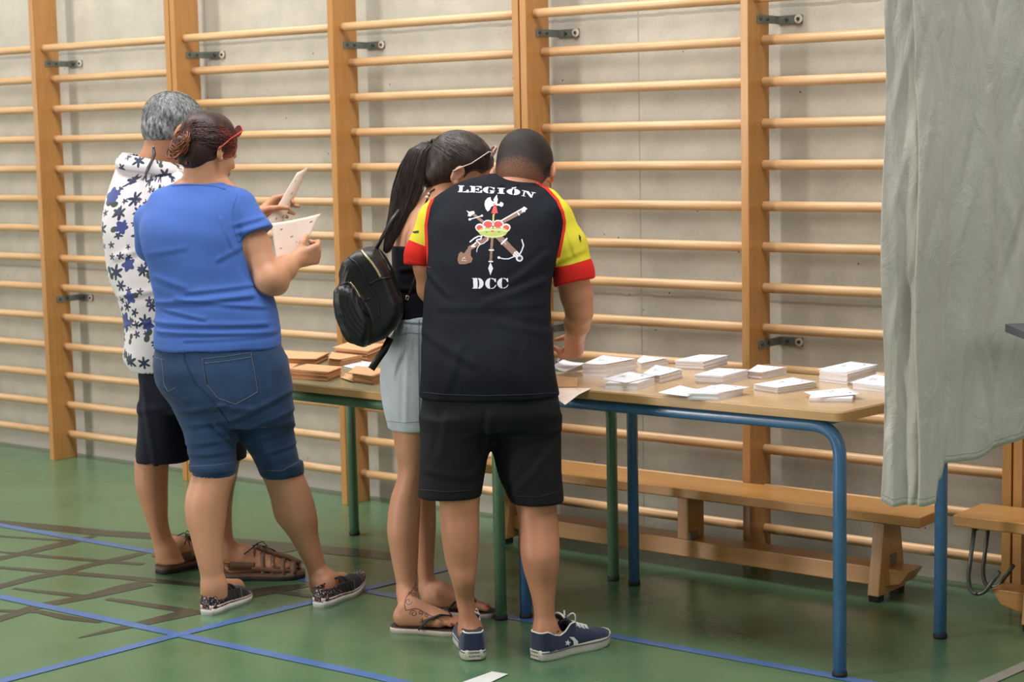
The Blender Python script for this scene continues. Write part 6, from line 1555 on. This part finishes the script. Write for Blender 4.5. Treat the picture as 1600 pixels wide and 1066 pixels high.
def sneaker(H, Tt, deco):
    f_ = norm(Tt - H); L = np.linalg.norm(Tt - H); l = np.array([-f_[1], f_[0], 0]); WD = .049
    P = lambda a, b_, c: H + f_ * a * L + l * b_ + EZ * c
    fw = lambda a: footprint(0, 0, 0, 0, WD, a) if a > .1 else WD * (.42 + .36 * math.sqrt(max(0, a / .1)))
    t = empty('sneaker', (0, 0, 0), None, None); t.parent = MM; t.location = Vector(H) - wloc(MM)
    n = 40; ring = [(a, 1) for a in np.linspace(0, 1, n) ** 1.0] + [(a, -1) for a in np.linspace(1, 0, n)]
    b = MB(); prof = [(0, .93), (.006, .99), (.030, 1.0), (.034, .97)]
    top = lambda a, z: z * (1 + .25 * max(0, (a - .85) / .15)) if z > .01 else z + (.008 * max(0, (a - .88) / .12) ** 1.5)
    R_ = [[b.bm.verts.new(Vector(P(.5 + (a - .5) * k, s_ * fw(a) * k, top(a, z)))) for a, s_ in ring] for z, k in prof]
    for r0, r1 in zip(R_, R_[1:]):
        for i in range(len(ring)): j = (i + 1) % len(ring); b.bm.faces.new((r0[i], r0[j], r1[j], r1[i])).smooth = True
    for i in range(n - 1):
        kk = len(ring) - 1 - i; b.bm.faces.new((R_[0][i], R_[0][kk], R_[0][kk - 1], R_[0][i + 1])); b.bm.faces.new((R_[-1][i], R_[-1][i + 1], R_[-1][kk - 1], R_[-1][kk]))
    bmesh.ops.remove_doubles(b.bm, verts=b.bm.verts, dist=2e-4); bmesh.ops.recalc_face_normals(b.bm, faces=b.bm.faces); so_ = b.build('sole', M['sn_white'], t)
    b = MB(); pth = [(a, 1) for a in np.linspace(.95, .02, 24)] + [(a, -1) for a in np.linspace(.02, .95, 24)]
    b.tube([Vector(P(.5 + (a - .5) * 1.002, s_ * (fw(a) + .0008), top(a, .0255))) for a, s_ in pth], .0013, 6, sy=1); b.build('sole_stripe', M['canvas'], so_)
    # canvas upper: side walls up to the collar
    rim = lambda a: float(np.interp(a, [0, .08, .16, .24, .32, .40, .46], [.082, .084, .072, .066, .074, .092, .094]))
    path = [(.46 - .44 * (i / 18), 1) for i in range(19)] + [(.003, .5), (.0, 0), (.003, -.5)] + [(.02 + .44 * (i / 18), -1) for i in range(19)]
    def wall(s_, q_):
        x = s_ * (len(path) - 1); i = min(int(x), len(path) - 2); fr = x - i; a = path[i][0] * (1 - fr) + path[i + 1][0] * fr; sd = path[i][1] * (1 - fr) + path[i + 1][1] * fr
        w_ = fw(max(a, .02)) * (.955 - .16 * q_ - .10 * q_ * (a > .3) * (a - .3) / .16 + .02 * math.sin(q_ * 3.1)); return P(a + .014 * q_ * (1 - abs(sd)) + .008, sd * w_, .028 + (rim(a) - .028) * q_)
    b = MB(); b.grid(wall, 84, 10); q1 = b.build('upper', M['canvas'], t); solidify(q1, .004, 0)
    b = MB(); b.tube([Vector(wall(s_, 1.0)) for s_ in np.linspace(.0, 1, 60)], .0026, 6); b.build('collar_trim', M['sn_trim'], q1)
    hgt = lambda a: float(np.interp(a, [.36, .46, .6, .75, .88, .96, 1.0], [.094, .088, .070, .056, .050, .042, .030]))
    def vamp(s_, q_):
        a = .40 + .595 * s_; th_ = (q_ - .5) * math.pi; w_ = fw(a) * .955; return P(a, w_ * math.sin(th_) * (1 - .0 * s_), .028 + (hgt(a) - .028) * max(0, math.cos(th_)) ** .72)
    b = MB(); b.grid(vamp, 40, 28); q2 = b.build('vamp', M['canvas'], t); solidify(q2, .003, 0)
    def tong(s_, q_): return P(.33 + .20 * s_, (q_ - .5) * .050 * (1 - .1 * s_), .122 - .042 * s_ - .010 * (2 * q_ - 1) ** 2)
    b = MB(); b.grid(tong, 10, 8); q3 = b.build('tongue', M['canvas'], t); solidify(q3, .006, 0)
    b = MB(); b.tube([Vector(tong(0, k / 8)) for k in range(9)] , .0035, 6); b.build('tongue_trim', M['sn_trim'], q3)
    for k in range(5):
        a = .43 + .055 * k
        b = MB(); b.tube([Vector(P(a - .01, -.024, hgt(a) - .006)), Vector(P(a, -.012, hgt(a) + .005)), Vector(P(a + .015, .012, hgt(a + .01) + .005)), Vector(P(a + .01, .024, hgt(a) - .007))], .0026, 6)
        b.tube([Vector(P(a - .01, .024, hgt(a) - .006)), Vector(P(a, .012, hgt(a) + .006)), Vector(P(a + .015, -.012, hgt(a + .01) + .006)), Vector(P(a + .01, -.024, hgt(a) - .007))], .0026, 6); b.build('lace', M['sn_trim'], t)
    for s_ in (1, -1):
        b = MB(); b.tube([Vector(P(.42 + .06 * math.sin(x), s_ * (.004 + .020 * math.sin(x)), .104 + .018 * math.sin(x * 2) * .8)) for x in np.linspace(0, 3.1, 12)], .0026, 6); b.build('lace', M['sn_trim'], t)
    # heel label
    back = P(-.004, 0, .018); b = MB(); b.box(tuple(P(-.0015, 0, .019)), (.0025, .036, .026), rot=math.atan2(f_[1], f_[0]), bevel=.001); hl_ = b.build('heel_label', M['sn_white'], t)
    ax = -l if True else l; n_out = -f_
    text('lettering', 'CONVERSE', P(-.007, 0, .026), -l * -1 if np.cross(l, EZ) @ n_out > 0 else -l, EZ, .0062, M['pr_dark'], hl_)
    text('lettering', 'ALL\u2605STAR', P(-.007, 0, .0155), l if np.cross(l, EZ) @ n_out > 0 else -l, EZ, .0066, M['pr_dark'], hl_)
    if deco: deco(t, q1, q2)
    b = MB(); A_ = P(.20, 0, .06); b.tube([Vector(A_ + EZ * -.01), Vector(A_ + EZ * .020 - f_ * .002)], [.030, .031], 20, cap=True); b.build('sock', M['sock'], t)
def decoR(t, q1, q2):
    # chevron and star on the outer side
    me_ = bpy.data.meshes.new('tmp'); bmx = bmesh.new()
    for q_ in (q1, q2):
        tmp = q_.data.copy(); tmp.transform(Matrix.Translation(wloc(q_))); bmx.from_mesh(tmp)
    bmx.to_mesh(me_); bmx.free(); ob = bpy.data.objects.new('tmp', me_); d_ = Decal(ob, .0062); bpy.data.objects.remove(ob)
    Zs = lambda x, y: (700 + x / 6.154, 880 + y / 6.154)
    R_ = Raster(878, 992, 908, 1018, .3); R_.T = Zs
    R_.poly([(1168, 712), (1210, 712), (1250, 752), (1250, 790), (1222, 818), (1180, 824), (1208, 790), (1206, 752)], 0)
    R_.poly([(1152 + (31 if k % 2 == 0 else 13) * math.sin(k * math.pi / 5 + .12), 768 - (34 if k % 2 == 0 else 14) * math.cos(k * math.pi / 5 + .12)) for k in range(10)], 0); R_.build('star_and_chevron', d_, [M['sn_trim']], t)
def decoL(t, q1, q2):
    me_ = q1.data.copy(); me_.transform(Matrix.Translation(wloc(q1))); ob = bpy.data.objects.new('tmp', me_); d_ = Decal(ob, .0028); bpy.data.objects.remove(ob)
    R_ = Raster(704, 990, 716, 1012, .3); R_.poly([(710, 996), (715, 995), (714, 1004), (710, 1008)], 0); R_.build('side_mark', d_, [M['sn_trim']], t)
sneaker(SH[0][0], SH[0][1], decoL); sneaker(SH[1][0], SH[1][1], decoR)
# ---- pen
pa, pb = J(883, 541, dh - .01), onz(869.5, 567, Z1 + .033)
t = empty('ballpoint_pen', tuple(pb), 'slim white pen with dark tip in the right hand of the man in black', 'pen')
b = MB(); b.tube([Vector(pb + (pa - pb) * .12), Vector(pb + (pa - pb) * 1.25)], .0038, 10); b.build('barrel', M['sn_trim'], t)
b = MB(); b.tube([Vector(pb), Vector(pb + (pa - pb) * .12)], [.001, .0038], 10); b.build('tip', M['pr_dark'], t)
# small red and white thing dropped on the floor behind the shoe
